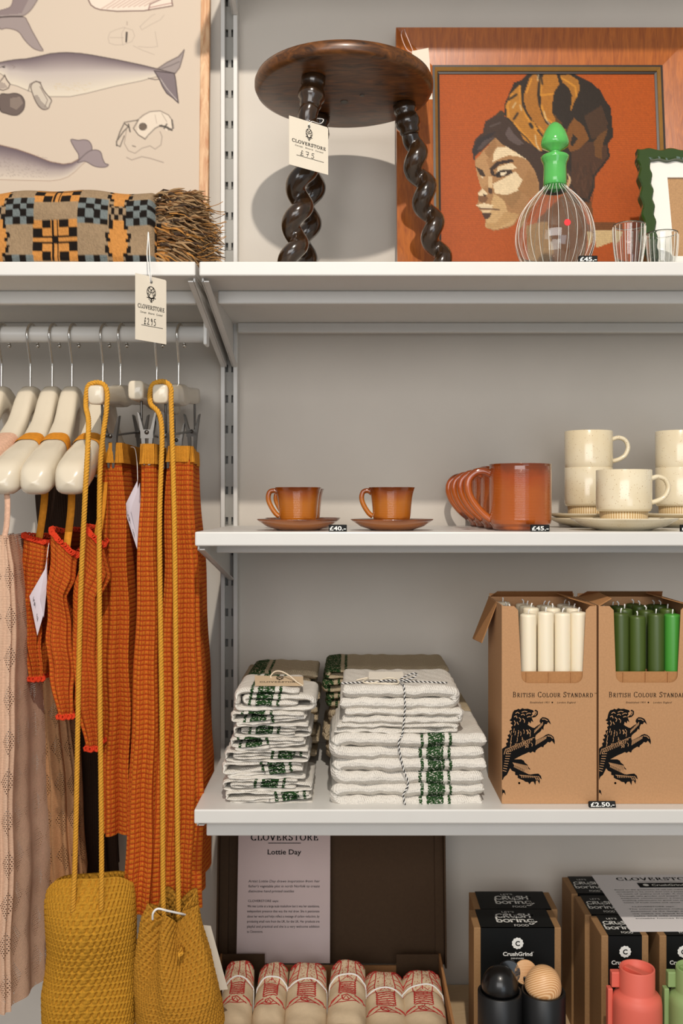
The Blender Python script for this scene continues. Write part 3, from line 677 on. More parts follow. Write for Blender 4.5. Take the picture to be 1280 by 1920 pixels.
def skirt(name, label, rows, y, band_v, seed, folds, amp, loc):
    t = thing(name, label, 'skirt', loc, 'orange waffle knit skirts')
    full = G(rows, y); r0, r1 = rows[0], rows[1]; k_ = (band_v - 4 - r0[0]) / (r1[0] - r0[0])
    cut = [(band_v - 4,) + tuple(lerp(r0[i], r1[i], k_) for i in range(1, 5))] + list(rows[1:])
    mb, fn = garment(G(cut, y), 150, 110, folds, amp, seed); mb.build('panel', M_knit, t)
    band = [r0, (band_v,) + cut[0][1:]]
    mb2, _ = garment(G(band, y), 14, 110, folds, amp * .35, seed, fat=.0030); mb2.build('waistband', M_rib, t)
    return t
yA = 1.476
skirt('knit_skirt', 'shortest orange waffle knit skirt, hem ending above the first yellow bag', [(830, 191, 226, 1.62, 256), (1000, 189, 236, 1.64, 262), (1300, 189, 240, 1.66, 262), (1566, 187, 236, 1.66, 252)], yA, 868, 1, 3, .0065, (XA, yA, .8))
skirt('knit_skirt', 'middle orange waffle knit skirt, its hem corner over the bag at the left', [(832, 266, 288, 1.62, 312), (1000, 261, 290, 1.64, 318), (1300, 249, 292, 1.66, 322), (1500, 240, 288, 1.66, 322), (1718, 228, 284, 1.66, 322)], 1.435, 870, 2, 3, .0055, (XB, 1.435, .7))
skirt('knit_skirt', 'widest orange waffle knit skirt, hanging nearest the upright', [(836, 314, 356, 1.64, 362), (1000, 308, 362, 1.66, 372), (1160, 304, 370, 1.67, 380), (1350, 297, 374, 1.68, 386), (1500, 288, 372, 1.68, 392), (1712, 282, 366, 1.64, 388)], 1.44, 866, 3, 4, .0065, (XC, 1.44, .7))

# ------------------------------------------------------------------ crop tops with ruffled red edges
def strand_band(pts, w, M_, name, root, t=.0012):
    pts = catmull(pts, 6); mb = MB(); vs = []; n = len(pts)
    for p in pts: vs += [p + Vector((-w / 2, 0, 0)), p + Vector((w / 2, 0, 0)), p + Vector((w / 2, t, 0)), p + Vector((-w / 2, t, 0))]
    mb.add(vs, [(i * 4 + j, (i + 1) * 4 + j, (i + 1) * 4 + (j + 1) % 4, i * 4 + (j + 1) % 4) for i in range(n - 1) for j in range(4)], 0, True); return mb.build(name, M_, root)
def crop(hi, rows, y, slope, label, seed, folds=4, amp=.0035):
    x = hx[hi]; sec = hang[hi][1]
    t = thing('knit_camisole', label, 'top', (x, y, 1.1), 'orange knit tops with red ruffles')
    mb, fn = garment(G(rows, y), 110, 90, folds, amp, seed, slope); mb.build('body', M_knit2, t)
    # ruffle: a wavy red cord around the neckline and the hem
    for b, nm, nwave in ((0.0, 'neck_ruffle', 46), (1.0, 'hem_ruffle', 46)):
        path = []
        for i in range(240):
            a = i / 239; p = fn(a, b); w = math.sin(a * nwave * 6.28); q = math.cos(a * nwave * 6.28)
            path.append(p + Vector((.0035 * w, .0015 * q, (.004 if b == 0 else -.003) + .0035 * q)))
        MB().tube(path, .0016, 6).build(nm, M_red, t)
    band_on(sec, .078, .104).build('strap_loop', M_mus, t); band_on(sec, -.104, -.078).build('strap_loop', M_mus, t)
    q = sec(.091); right = max(q, key=lambda p: p.x); top = fn(.47, 0)
    strand_band([right + Vector((0, 0, .002)), right + Vector((.004, .002, -.03)), lerp(right, top, .6) + Vector((.006, .004, 0)), top + Vector((0, .004, -.006))], .011, M_mus, 'strap', t)
    return t
crop(2, [(1016, 40, 86, 1.60, 120), (1080, 34, 84, 1.62, 120), (1150, 34, 72, 1.62, 120), (1200, 42, 72, 1.62, 118), (1270, 58, 74, 1.56, 96)], 1.46, .3, 'orange knit top with a red ruffled edge, hanging beside the nude cardigan', 11)
crop(3, [(1024, 92, 140, 1.62, 168), (1072, 90, 134, 1.64, 168), (1110, 86, 122, 1.64, 165), (1200, 83, 130, 1.64, 160), (1270, 90, 134, 1.62, 152), (1340, 112, 130, 1.56, 140)], 1.43, 1.0, 'orange knit top with a red ruffled edge, between the other two such tops', 12)
crop(4, [(1012, 160, 192, 1.62, 222), (1062, 150, 200, 1.64, 222), (1110, 138, 182, 1.64, 214), (1200, 131, 180, 1.64, 208), (1320, 138, 184, 1.62, 202), (1400, 162, 182, 1.56, 190)], 1.43, 1.0, 'orange knit top with a red ruffled edge, hanging next to the shortest skirt', 13)

# ------------------------------------------------------------------ nude pointelle knits at the far left
def pointelle(name, c):
    k = NT(name); q = k.xyz(k.coord('UV'))
    D = .034; a = k.math('ABSOLUTE', k.math('SUBTRACT', k.math('FRACT', k.math('DIVIDE', q[0], D)), .5)); b = k.math('ABSOLUTE', k.math('SUBTRACT', k.math('FRACT', k.math('DIVIDE', q[1], D * 1.75)), .5))
    inside = k.math('GREATER_THAN', k.math('ADD', a, b), .56)
    cs = .0040; row = k.math('FLOOR', k.math('DIVIDE', q[1], cs * .8)); sh = k.math('MULTIPLY', k.math('MODULO', row, 2.0), .5)
    fx = k.math('SUBTRACT', k.math('FRACT', k.math('ADD', k.math('DIVIDE', q[0], cs), sh)), .5); fy = k.math('SUBTRACT', k.math('FRACT', k.math('DIVIDE', q[1], cs * .8)), .5)
    r = k.math('SQRT', k.math('ADD', k.math('MULTIPLY', fx, fx), k.math('MULTIPLY', fy, fy)))
    hole = k.math('MULTIPLY', inside, k.math('LESS_THAN', r, .27))
    n = k.noise(k.coord(), 350, 2); k.set(Base_Color=k.ramp(n, [(.3, lin([x * .93 for x in c])), (.7, lin(c))]), Roughness=.95, Specular_IOR_Level=.1, Alpha=k.math('SUBTRACT', 1.0, hole))
    st = k.math('SINE', k.math('MULTIPLY', q[1], 6.28 / .002)); k.bump(k.math('MULTIPLY_ADD', st, .4, k.math('MULTIPLY', r, inside)), .5, .0012); return k.m
M_nude = pointelle('pointelle_nude', (222, 184, 156)); M_tan = pointelle('pointelle_tan', (196, 146, 104))
ca = thing('knit_cardigan', 'long nude pointelle knit cardigan at the left border, reaching the bottom', 'cardigan', (-.5, 1.4, .6))
mb, _ = garment(G([(1004, -6, 12, 1.50, 36), (1060, -18, 20, 1.50, 48), (1200, -24, 22, 1.52, 66), (1450, -30, 18, 1.52, 76), (1700, -34, 16, 1.52, 84), (1905, -38, 10, 1.50, 80)], 1.385), 190, 90, 4, .004, 21); mb.build('panel', M_nude, ca)
m = band_on(hang[1][1], .078, .150); m.build('shoulder', M_nudeband, ca)
strand_band([hang[1][1](.14)[0] + Vector((0, -.004, -.004)), Vector((XU(13, 1.40), 1.40, ZV(930, 1.40))), Vector((XU(12, 1.392), 1.392, ZV(985, 1.392))), Vector((XU(6, 1.388), 1.388, ZV(1012, 1.388)))], .008, M_nudeband, 'edge_band', ca)
ca = thing('knit_cardigan', 'tan pointelle knit cardigan deeper on the rail, behind the yellow bag cord', 'cardigan', (-.49, 1.6, .7))
mb, _ = garment(G([(1000, 60, 92, 1.74, 150), (1200, 60, 108, 1.75, 160), (1450, 74, 134, 1.755, 172), (1640, 80, 146, 1.755, 172), (1780, 80, 130, 1.74, 150)], 1.59), 170, 90, 6, .006, 22); mb.build('panel', M_tan, ca)
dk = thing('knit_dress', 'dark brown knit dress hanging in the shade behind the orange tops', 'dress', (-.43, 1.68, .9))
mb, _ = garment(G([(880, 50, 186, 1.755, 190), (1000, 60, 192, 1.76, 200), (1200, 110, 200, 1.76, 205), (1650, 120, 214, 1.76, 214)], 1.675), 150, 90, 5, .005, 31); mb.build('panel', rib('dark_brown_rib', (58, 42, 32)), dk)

# ------------------------------------------------------------------ crochet drawstring bags
def crochet(name, c):
    k = NT(name); a = k.n('ShaderNodeAttribute', attribute_name='Col'); co = k.coord(); n = k.noise(co, 380, 3)
    k.set(Base_Color=k.ramp(n, [(.25, lin([x * .86 for x in c])), (.75, lin([min(255, x * 1.08) for x in c]))]), Roughness=.95, Specular_IOR_Level=.1); k.bump(k.noise(co, 1500, 2), .4, .0008); return k.m
M_yel = crochet('crochet_mustard', (188, 136, 44)); M_yel2 = crochet('crochet_mustard_dark', (178, 126, 44)); M_cord = plain('mustard_cord', (204, 148, 54), .9, var=.12, scale=300, bump=.4, bscale=900, spec=.1)
def stitch(a, b):
    """relief of double crochet: slanted posts in rows parted by chains"""
    j = math.floor(b); fb = b - j; fa = (a + .5 * (j % 2) + .30 * fb) % 1.0
    post = abs(math.sin(PI * fa)) ** .6; row = 1 - abs(fb * 2 - 1) ** 5; lip = math.exp(-((fb - .14) / .1) ** 2)
    slit = 1.0 if post < .62 and .26 < fb < .86 else 0.0
    return row * (.25 + .65 * post) + .35 * lip - 1.3 * slit
def bag(name, label, loc, fn, n_st, n_row, mat, amp=.0021, sub=6, part='body'):
    t = thing(name, label, 'bag', loc)
    return t, bag_body(t, fn, n_st, n_row, mat, amp, sub, part)
def bag_body(t, fn, n_st, n_row, mat, amp=.0021, sub=6, part='body'):
    nu, nv = n_st * sub, n_row * 7; mb = MB(); e = 1e-3
    def f2(a, b):
        p = fn(a, b); du = fn((a + e) % 1.0, b) - fn((a - e) % 1.0, b); dv = fn(a, min(1, b + e)) - fn(a, max(0, b - e)); nn = dv.cross(du)
        nn = nn.normalized() if nn.length > 1e-12 else Vector((0, -1, 0))
        return p + nn * (stitch(a * n_st, b * n_row) * amp)
    mb.grid(f2, nu, nv, 0, closed=True, flip=True); return mb.build(part, mat, t)
def cord(pts, mat, name, root, r=.0021, off=.0019, pitch=.0135, strands=3):
    P_ = resample(catmull(pts, 10), .0012); mb = MB()
    for k_ in range(strands):
        q = []
        for i, p in enumerate(P_):
            tan = (P_[min(i + 1, len(P_) - 1)] - P_[max(i - 1, 0)]).normalized(); rf = Vector((0, 1, 0)) if abs(tan.y) < .8 else Vector((1, 0, 0))
            n1 = (rf - tan * rf.dot(tan)).normalized(); n2 = tan.cross(n1); a = i * .0012 / pitch * 2 * PI + k_ * 2 * PI / strands; q.append(p + (n1 * math.cos(a) + n2 * math.sin(a)) * off)
        mb.tube(q, r, 7)
    return mb.build(name, mat, root)
yb = 1.402
lev1 = [(1655, 84, 236), (1662, 79, 240), (1690, 75, 243), (1740, 77, 245), (1800, 80, 244), (1840, 76, 244), (1880, 69, 246), (1930, 70, 245), (1965, 84, 232), (1985, 120, 200)]
cl = [(v, (a + b) / 2) for v, a, b in lev1]; cw = [(v, (b - a) / 2) for v, a, b in lev1]
def bag1(a, b):
    v = lerp(1655, 1985, b); xc, hw = XU(interp(v, cl), yb), interp(v, cw) * yb / F; th = 2 * PI * a; c_, s_ = math.cos(th), math.sin(th)
    dp = .010 + .026 * math.sin(PI * min(1, b * .9 + .1)) ** .8; bulge = .006 * math.sin(v * .03) * (1 if s_ < 0 else 0) + .004 * math.sin(th * 3 + v * .011)
    z = ZV(v, yb) + .005 * math.cos(th + .6) * max(0, 1 - max(0, b - .12) * 4) - .014 * abs(c_) ** 5 * max(0, 1 - b * 4)
    return Vector((xc + hw * math.copysign(abs(c_) ** .8, c_), yb + .028 + (dp + bulge) * math.copysign(abs(s_) ** .85, s_), z))
t1, _ = bag('crochet_bag', 'flat hanging mustard crochet bag with its two long cords, left of the gathered one', (XU(157, yb), yb, .52), bag1, 50, 26, M_yel, .0022, 8)
yn = 1.430; zt_ = 1.461 + .0165
cord([Vector((XU(135, 1.398), 1.40, ZV(1712, 1.398))), Vector((XU(137, 1.392), 1.392, ZV(1696, 1.392))), Vector((XU(142, 1.39), 1.39, ZV(1560, 1.39))), Vector((XU(150, 1.385), 1.385, ZV(1150, 1.385))), Vector((XU(159, 1.366), 1.366, ZV(940, 1.366))), Vector((XU(164, 1.372), 1.372, ZV(850, 1.372))), Vector((XU(166, 1.396), 1.396, ZV(790, 1.396))), Vector((XA - .0148, yn - .004, 1.446)), Vector((XA - .0135, yn, zt_ - .004)), Vector((XA - .004, yn, zt_ + .003)), Vector((XA + .008, yn, zt_ + .002)), Vector((XA + .0155, yn - .002, zt_ - .008)),
      Vector((XA + .0160, yn - .005, 1.44)), Vector((XU(187, 1.415), 1.415, ZV(900, 1.415))), Vector((XU(187, 1.40), 1.40, ZV(1250, 1.40))), Vector((XU(190, 1.392), 1.392, ZV(1560, 1.392))), Vector((XU(190, 1.391), 1.391, ZV(1690, 1.391))), Vector((XU(188, 1.398), 1.40, ZV(1710, 1.398)))], M_cord, 'cord', t1)
yb2 = 1.375
lev2 = [(1712, 282, 362), (1740, 268, 366), (1770, 262, 374), (1820, 252, 395), (1870, 247, 410), (1930, 250, 416), (1965, 268, 400), (1985, 310, 350)]
cl2 = [(v, (a + b) / 2) for v, a, b in lev2]; cw2 = [(v, (b - a) / 2) for v, a, b in lev2]
def bag2(a, b):
    v = lerp(1712, 1985, b); xc, hw = XU(interp(v, cl2), yb2), interp(v, cw2) * yb2 / F; th = 2 * PI * a
    g = max(0, 1 - b * 1.5) ** 1.1; lobes = 5; w = math.cos(lobes * (th + .55)); rr = 1 + g * (.42 * w - .12) + .1 * max(0, 1 - b * 1.1) * math.cos(2 * th + 2.4)
    cre = -.30 * math.exp(-((((th - 4.30 + PI) % (2 * PI)) - PI) / .20) ** 2) * max(0, 1 - b * 1.05); rr += cre
    z = ZV(v, yb2) + g * (.010 * w + .012 * math.cos(th - 1.2))
    return Vector((xc + hw * rr * math.cos(th), yb2 + .022 + hw * (.78 - .1 * g) * rr * math.sin(th), z))
t2, _ = bag('crochet_bag', 'gathered mustard crochet drawstring bag with a white loop, beside the towel carton', (XU(330, yb2), yb2, .52), bag2, 56, 26, M_yel2, .0020, 8)
ync = 1.430; ztc = 1.4625 + .0165
cord([Vector((XU(312, 1.40), 1.40, ZV(1735, 1.40))), Vector((XU(306, 1.395), 1.395, ZV(1690, 1.395))), Vector((XU(304, 1.39), 1.39, ZV(1400, 1.39))), Vector((XU(299, 1.40), 1.40, ZV(1000, 1.40))), Vector((XU(303, 1.42), 1.42, ZV(800, 1.42))), Vector((XC - .0146, ync - .004, 1.450)), Vector((XC - .0135, ync, ztc - .004)), Vector((XC - .003, ync, ztc + .003)), Vector((XC + .008, ync, ztc + .002)), Vector((XC + .0155, ync - .002, ztc - .008)),
      Vector((XC + .0165, ync - .005, 1.44)), Vector((XU(327, 1.405), 1.405, ZV(1000, 1.405))), Vector((XU(331, 1.39), 1.39, ZV(1400, 1.39))), Vector((XU(333, 1.392), 1.392, ZV(1600, 1.392))), Vector((XU(335, 1.40), 1.40, ZV(1735, 1.40)))], M_cord, 'cord', t2)
# the pulled-through knot tuft on the front
tf = MB()
for q in range(7):
    p = P(338 + R.uniform(-4, 4), 1785 + R.uniform(-4, 4), 1.362); tf.tube([p + Vector((0, .012, 0)), p + Vector((R.uniform(-.004, .004), -.002, R.uniform(-.003, .003))), p + Vector((R.uniform(-.008, .004), -.001, R.uniform(-.010, -.003)))], .0013, 5)
tf.build('knot', M_cord, t2)
tg = thing('blank_tag', 'plain cream tag tucked behind the gathered yellow bag', 'tag', P(372, 1800, 1.44))
MB().prism([(0, 0), (.034, .004), (.008, .1), (-.03, .104)], .0008, front(P(385, 1860, 1.455))).build('card', M_tag, tg)
MB().tube(catmull([P(374, 1726, 1.452), P(350, 1716, 1.40), P(315, 1708, 1.375), P(296, 1704, 1.368), P(287, 1712, 1.366), P(286, 1724, 1.37)], 6), .0016, 8).build('string', M_string, tg)
# folded paper tags on the garments
def small_tag(pts, fold_pts, label, sp):
    t = thing('garment_tag', label, 'tag', pts[0]); m = MB()
    n = Vector((0, -.0008, 0))
    for q in (pts, fold_pts):
        vs = list(q) + [p - n for p in q]; k_ = len(q); m.add(vs, [tuple(range(k_)), tuple(range(2 * k_ - 1, k_ - 1, -1))] + [(i, k_ + i, k_ + (i + 1) % k_, (i + 1) % k_) for i in range(k_)], 0, False)
    o = pts[1] * .5 + pts[2] * .5; ax = (pts[2] - pts[1]); Mx = basis(pts[1] + Vector((0, -.0012, 0)), pts[0] - pts[1], pts[2] - pts[1]); L = ax.length; w = (pts[0] - pts[1]).length
    for s_, i in (('£', .2), ('9', .5), ('5', .62)): hand(m, s_, L * .16, L * .14, Mx @ Matrix.Rotation(0, 4, 'Z'), 1, w * .25, L * i, .0004)
    m.build('card', [M_lil, M_ink], t); MB().tube(catmull(sp, 5), .0006, 5).build('string', M_string, t); return t
M_lil = plain('lilac_white_card', (214, 206, 214), .7, var=.02)
small_tag([P(82, 1150, 1.452), P(70, 1192, 1.452), P(55, 1118, 1.448), P(87, 1062, 1.450)], [P(75, 1118, 1.446), P(88, 1045, 1.452), P(88, 1100, 1.452), P(82, 1158, 1.452)], 'white folded paper tag against the leftmost orange top', [P(88, 1046, 1.452), P(90, 1030, 1.455), P(92, 1018, 1.457)])
small_tag([P(258, 1012, 1.50), P(257, 1030, 1.50), P(232, 952, 1.495), P(258, 900, 1.502)], [P(245, 956, 1.493), P(262, 905, 1.50), P(265, 980, 1.502), P(259, 1018, 1.50)], 'pale folded paper tag on the shortest orange skirt', [P(258, 902, 1.50), P(257, 870, 1.505), P(253, 842, 1.51), P(245, 838, 1.515)])
# ------------------------------------------------------------------ stool with twisted legs
sx, sy, sz0, sz1, sr = -.009, 1.56, 1.964, 1.9895, .1445
M_oak = wood('dark_oak', (30, 17, 8), (118, 70, 28), .36, (2.2, 9, 9), 9, coat=.15)
M_oakleg = wood('dark_turned_oak', (26, 17, 10), (58, 38, 20), .2, (6, 6, 1), 14, coat=.6)
st = thing('stool', 'small dark wooden stool with three barley-twist legs and a round seat', 'stool', (sx, sy, ZT))
m = MB(); m.lathe([(0, sz0), (sr - .010, sz0), (sr - .003, sz0 + .003), (sr, sz0 + .009), (sr, sz0 + .016), (sr - .003, sz1 - .003), (sr - .009, sz1), (0, sz1)], 96, c=(sx, sy, 0))
m.lathe([(0, 0), (.0065, 0), (.0065, -.0004), (0, -.0004)], 20, c=(XU(645, 1.585), 1.585, sz0 - .0002), mi=1); m.lathe([(0, 0), (.004, 0), (.004, -.0004), (0, -.0004)], 16, c=(XU(678, 1.60), 1.56, sz0 - .0002), mi=1)
m.build('seat', [M_oak, M_dark], st)
def twist_leg(a, b, ph):
    a, b = Vector(a), Vector(b); ax = b - a; L = ax.length; ax.normalize(); n1 = ax.orthogonal().normalized(); n2 = ax.cross(n1)
    Mx = Matrix.Identity(4)
    for i in range(3): Mx[i][0], Mx[i][1], Mx[i][2], Mx[i][3] = n1[i], n2[i], ax[i], a[i]
    mb = MB(); mb.lathe([(.019, 0), (.019, .012), (.0165, .016), (.0195, .022), (.0215, .029), (.0205, .036), (.0165, .041), (.017, .046), (.0135, .052)], 28, M=Mx)
    pts = []; rs = []; N = 150
    for i in range(N + 1):
        t = i / N; d = lerp(.050, L - .001, t); g = min(1, t * 7) * min(1, (1 - t) * 30 + .0); an = ph + d / .060 * 2 * PI; o = .0088 * g * lerp(1, .9, t)
        pts.append(a + ax * d + (n1 * math.cos(an) + n2 * math.sin(an)) * o); rs.append(lerp(.0168, .0142, t) * (.86 + .14 * g))
    mb.tube(pts, rs, 20); return mb.build('leg', M_oakleg, st)
twist_leg((XU(588, 1.494), 1.494, sz0), (-.0905, 1.468, ZT + .0005), 1.0)
twist_leg((.090, 1.594, sz0), (.166, 1.622, ZT + .0005), 2.3)
twist_leg((-.052, 1.640, sz0), (-.088, 1.695, ZT + .0005), 3.9)
o = Vector((XU(542, 1.405), 1.405, ZV(308, 1.405))); d = Vector((.78, .63, 0)).normalized(); hp = basis(o, d, (0, 0, 1)) @ Vector((.036, .0715 - .0075, 0))
swing_tag('price_tag', 'square cream tag with a handwritten price on the front left stool leg', o, d, .072, .0715, '£75', hp, [hp + Vector((0, -.001, .002)), hp + Vector((.004, .006, .010)), Vector((XU(600, 1.452), 1.452, ZV(232, 1.452))), Vector((XU(606, 1.475), 1.470, ZV(224, 1.47))), Vector((XU(590, 1.50), 1.50, ZV(222, 1.50)))])

# ------------------------------------------------------------------ needlework portrait in a deep veneered frame
fy0, fy1, fz0, fz1 = 1.700, 1.758, ZT + .001, 2.157
tl = Vector((0, fy1 - fy0, fz1 - fz0)).normalized(); fx0, fx1 = XU(742, 1.735), XU(1310, 1.735); FH = (fz1 - fz0) / tl.z
Mf = basis((0, fy0, fz0), (1, 0, 0), tl)
M_ven = wood('teak_veneer', (136, 66, 18), (178, 98, 30), .32, (10, 10, .9), 14, coat=.25)
M_gilt = plain('dull_gilt', (164, 122, 62), .4, metal=.5, var=.1); M_ebony = plain('ebonised_strip', (38, 26, 18), .45, var=.1)
pt = thing('framed_portrait', 'large orange needlework portrait of a head in a turban, in a wide teak frame', 'picture', ((fx0 + fx1) / 2, fy0, fz0))
m = MB(); bw = .066
def ring(m, x0, x1, y0, y1, w, za, zb, mi, zc=None):     # mitred frame with a sloping face: za at the outside, zb inside
    a = [(x0, y0), (x1, y0), (x1, y1), (x0, y1)]; b = [(x0 + w, y0 + w), (x1 - w, y0 + w), (x1 - w, y1 - w), (x0 + w, y1 - w)]; bk = -.002 if zc is None else zc
    for i in range(4):
        j = (i + 1) % 4; vs = [(*a[i], za), (*a[j], za), (*b[j], zb), (*b[i], zb), (*a[i], bk), (*a[j], bk), (*b[j], bk), (*b[i], bk)]
        m.add(vs, [(0, 1, 2, 3), (1, 0, 4, 5), (3, 2, 6, 7), (5, 4, 7, 6)], mi, False, M=Mf)
ring(m, fx0, fx1, 0, FH, bw, .026, .014, 0); fro = m.build('frame', M_ven, pt)
m = MB(); ring(m, fx0 + bw, fx1 - bw, bw, FH - bw, .004, .016, .016, 0); ring(m, fx0 + bw + .004, fx1 - bw - .004, bw + .004, FH - bw - .004, .005, .0165, .012, 1); ring(m, fx0 + bw + .009, fx1 - bw - .009, bw + .009, FH - bw - .009, .004, .010, .009, 0)
m.build('inner_moulding', [M_ebony, M_gilt], fro)
C = Canvas(800, 100, 1245, 520, 1.9, (160, 74, 24)); k = 4.267
def Z(*a): return [(860 + a[i] / k, 120 + a[i + 1] / k) for i in range(0, len(a), 2)]
DK, HAIR, MUS, MUS2, BRN = (42, 34, 28), (58, 42, 34), (160, 106, 38), (190, 128, 44), (112, 70, 32)
# neck and shoulder that show behind the bottle
C.poly(Z(620, 1240, 900, 1000, 1060, 1100, 1080, 1265, 1200, 1262, 1300, 1275, 1300, 1340, 1080, 1370, 1050, 1720, 560, 1720), (104, 62, 30)); C.poly(Z(1080, 1330, 1300, 1330, 1240, 1420, 1100, 1470), (186, 160, 116)); C.poly(Z(500, 1290, 700, 1260, 760, 1500, 620, 1720, 540, 1720), (150, 112, 70))
C.poly(Z(370, 430, 362, 330, 400, 240, 440, 150, 500, 130, 540, 90, 600, 45, 720, 35, 800, 60, 830, 80, 900, 65, 980, 110, 1060, 150, 1130, 210, 1170, 290, 1215, 350, 1225, 460, 1235, 580, 1190, 640, 1210, 740, 1160, 810, 1090, 900, 1090, 980, 1040, 1110, 960, 1090, 900, 1000, 880, 870, 700, 760, 600, 690, 430, 560), DK)
C.poly(Z(900, 700, 1040, 620, 1180, 650, 1190, 740, 1130, 820, 1060, 900, 1060, 1000, 1020, 1080, 960, 1060, 900, 960), (70, 46, 32)); C.poly(Z(1000, 420, 1140, 330, 1190, 470, 1180, 580, 1060, 600), (66, 46, 32)); C.poly(Z(1080, 620, 1130, 560, 1190, 520, 1150, 640, 1140, 760, 1090, 740), (96, 62, 32))
C.poly(Z(105, 690, 130, 600, 190, 550, 210, 460, 290, 410, 360, 415, 430, 480, 520, 590, 620, 680, 700, 740, 900, 860, 900, 1000, 680, 1010, 640, 1030, 600, 850, 560, 780, 440, 700, 330, 640, 290, 590, 200, 680, 130, 740, 122, 790), HAIR)
C.poly(Z(110, 690, 150, 600, 230, 560, 300, 540, 240, 600, 170, 680, 120, 740), (44, 36, 36)); C.poly(Z(370, 560, 400, 500, 440, 560, 520, 640, 470, 650, 400, 610), (84, 70, 66)); C.poly(Z(140, 690, 200, 610, 290, 580, 180, 680), (72, 60, 58))
C.poly(Z(290, 410, 330, 370, 360, 380, 365, 420), (60, 46, 30)); C.line(Z(250, 500, 330, 470), 2.4, (84, 72, 68))
FACE, FL, FT, FD = (152, 112, 72), (208, 186, 150), (182, 148, 102), (112, 76, 46)
C.poly(Z(125, 770, 200, 690, 290, 590, 340, 640, 450, 700, 560, 780, 610, 860, 640, 950, 640, 1030, 570, 1080, 480, 1230, 440, 1290, 380, 1315, 280, 1335, 215, 1310, 205, 1220, 180, 1180, 140, 1135, 158, 1090, 150, 1030, 180, 1000, 150, 900, 138, 840), FACE)
C.poly(Z(130, 780, 200, 690, 270, 610, 260, 700, 220, 770, 250, 850, 240, 960, 180, 1000, 150, 900), (166, 126, 84)); C.poly(Z(200, 700, 290, 590, 300, 660, 250, 760), (140, 100, 62))
C.poly(Z(300, 670, 380, 660, 460, 710, 560, 775, 500, 745, 400, 730, 330, 755, 270, 785, 275, 720), FL); C.poly(Z(270, 960, 350, 920, 450, 860, 525, 945, 480, 1010, 380, 1050, 290, 1035), FL); C.poly(Z(310, 825, 420, 790, 465, 830, 400, 850, 300, 875), FL)
C.poly(Z(210, 1300, 222, 1240, 280, 1040, 360, 1085, 390, 1180, 470, 1225, 430, 1290, 285, 1325), FT); C.poly(Z(300, 1040, 400, 1050, 520, 990, 480, 1080, 420, 1160, 370, 1100), (140, 104, 66)); C.poly(Z(370, 1180, 480, 1200, 470, 1230, 320, 1310, 220, 1310, 215, 1270, 300, 1270), (170, 134, 88))
C.poly(Z(470, 1000, 560, 840, 620, 900, 630, 1020, 560, 1070), (146, 106, 66)); C.poly(Z(235, 900, 265, 900, 270, 985, 235, 1000), (196, 164, 122))
C.poly(Z(150, 1035, 190, 1000, 232, 1035, 215, 1055, 160, 1052), FL); C.poly(Z(155, 1055, 205, 1048, 232, 1075, 212, 1110, 160, 1105), FD); C.poly(Z(238, 990, 270, 1000, 262, 1042, 232, 1030), (74, 50, 34)); C.poly(Z(195, 1040, 220, 1045, 205, 1060), DK)
C.poly(Z(138, 1130, 200, 1113, 272, 1130, 268, 1158, 190, 1160), FL); C.poly(Z(178, 1168, 262, 1163, 242, 1196, 190, 1196), (200, 172, 132)); C.line(Z(168, 1156, 250, 1160, 322, 1166), 2.2, (70, 44, 32)); C.poly(Z(186, 1196, 262, 1194, 240, 1235, 210, 1245), (70, 46, 34))
C.poly(Z(245, 835, 300, 782, 430, 758, 442, 785, 330, 803, 275, 850, 295, 905, 258, 890), (52, 36, 28)); C.poly(Z(282, 888, 330, 848, 420, 850, 432, 872, 360, 902, 300, 908), (56, 40, 30)); C.poly(Z(332, 872, 385, 860, 365, 890, 335, 892), (214, 196, 166)); C.poly(Z(300, 880, 325, 868, 325, 895, 302, 898), (30, 24, 22)); C.line(Z(300, 880, 350, 850, 420, 850), 1.6, (40, 30, 24))
C.poly(Z(130, 820, 190, 850, 215, 905, 172, 892, 150, 850), (56, 40, 30)); C.poly(Z(175, 895, 200, 905, 190, 920), (200, 180, 150))
# turban folds
C.poly(Z(382, 425, 375, 330, 412, 240, 490, 165, 500, 250, 510, 330, 540, 400, 590, 450, 690, 610, 660, 700, 520, 605, 440, 470), MUS)
C.poly(Z(522, 240, 560, 120, 615, 58, 640, 130, 628, 250, 640, 330, 660, 400, 700, 480, 815, 520, 870, 520, 830, 580, 720, 640, 600, 460, 545, 380, 520, 300), (150, 96, 36))
C.poly(Z(672, 90, 722, 52, 785, 90, 803, 160, 760, 230, 750, 300, 750, 400, 810, 500, 700, 450, 655, 350, 655, 200), (156, 100, 36)); C.poly(Z(812, 92, 880, 82, 955, 130, 968, 205, 925, 300, 890, 390, 905, 250, 875, 185, 830, 150), (150, 98, 36))
C.poly(Z(850, 540, 920, 430, 1000, 500, 1042, 600, 965, 680, 890, 705, 850, 620), BRN); C.poly(Z(760, 400, 830, 480, 780, 490), (84, 56, 28)); C.poly(Z(910, 560, 950, 600, 910, 660, 890, 640), DK)
for p, w in ((Z(400, 420, 390, 330, 430, 240), 3), (Z(490, 180, 495, 300, 540, 420, 640, 560), 3.4), (Z(540, 230, 580, 120), 3), (Z(660, 330, 690, 430, 800, 515), 4), (Z(660, 110, 655, 250), 3), (Z(660, 250, 750, 240), 3), (Z(820, 110, 930, 180, 940, 260), 3), (Z(440, 470, 520, 560, 640, 680), 3), (Z(560, 460, 720, 620), 3), (Z(640, 500, 720, 590), 2.6)): C.line(p, w, MUS2)
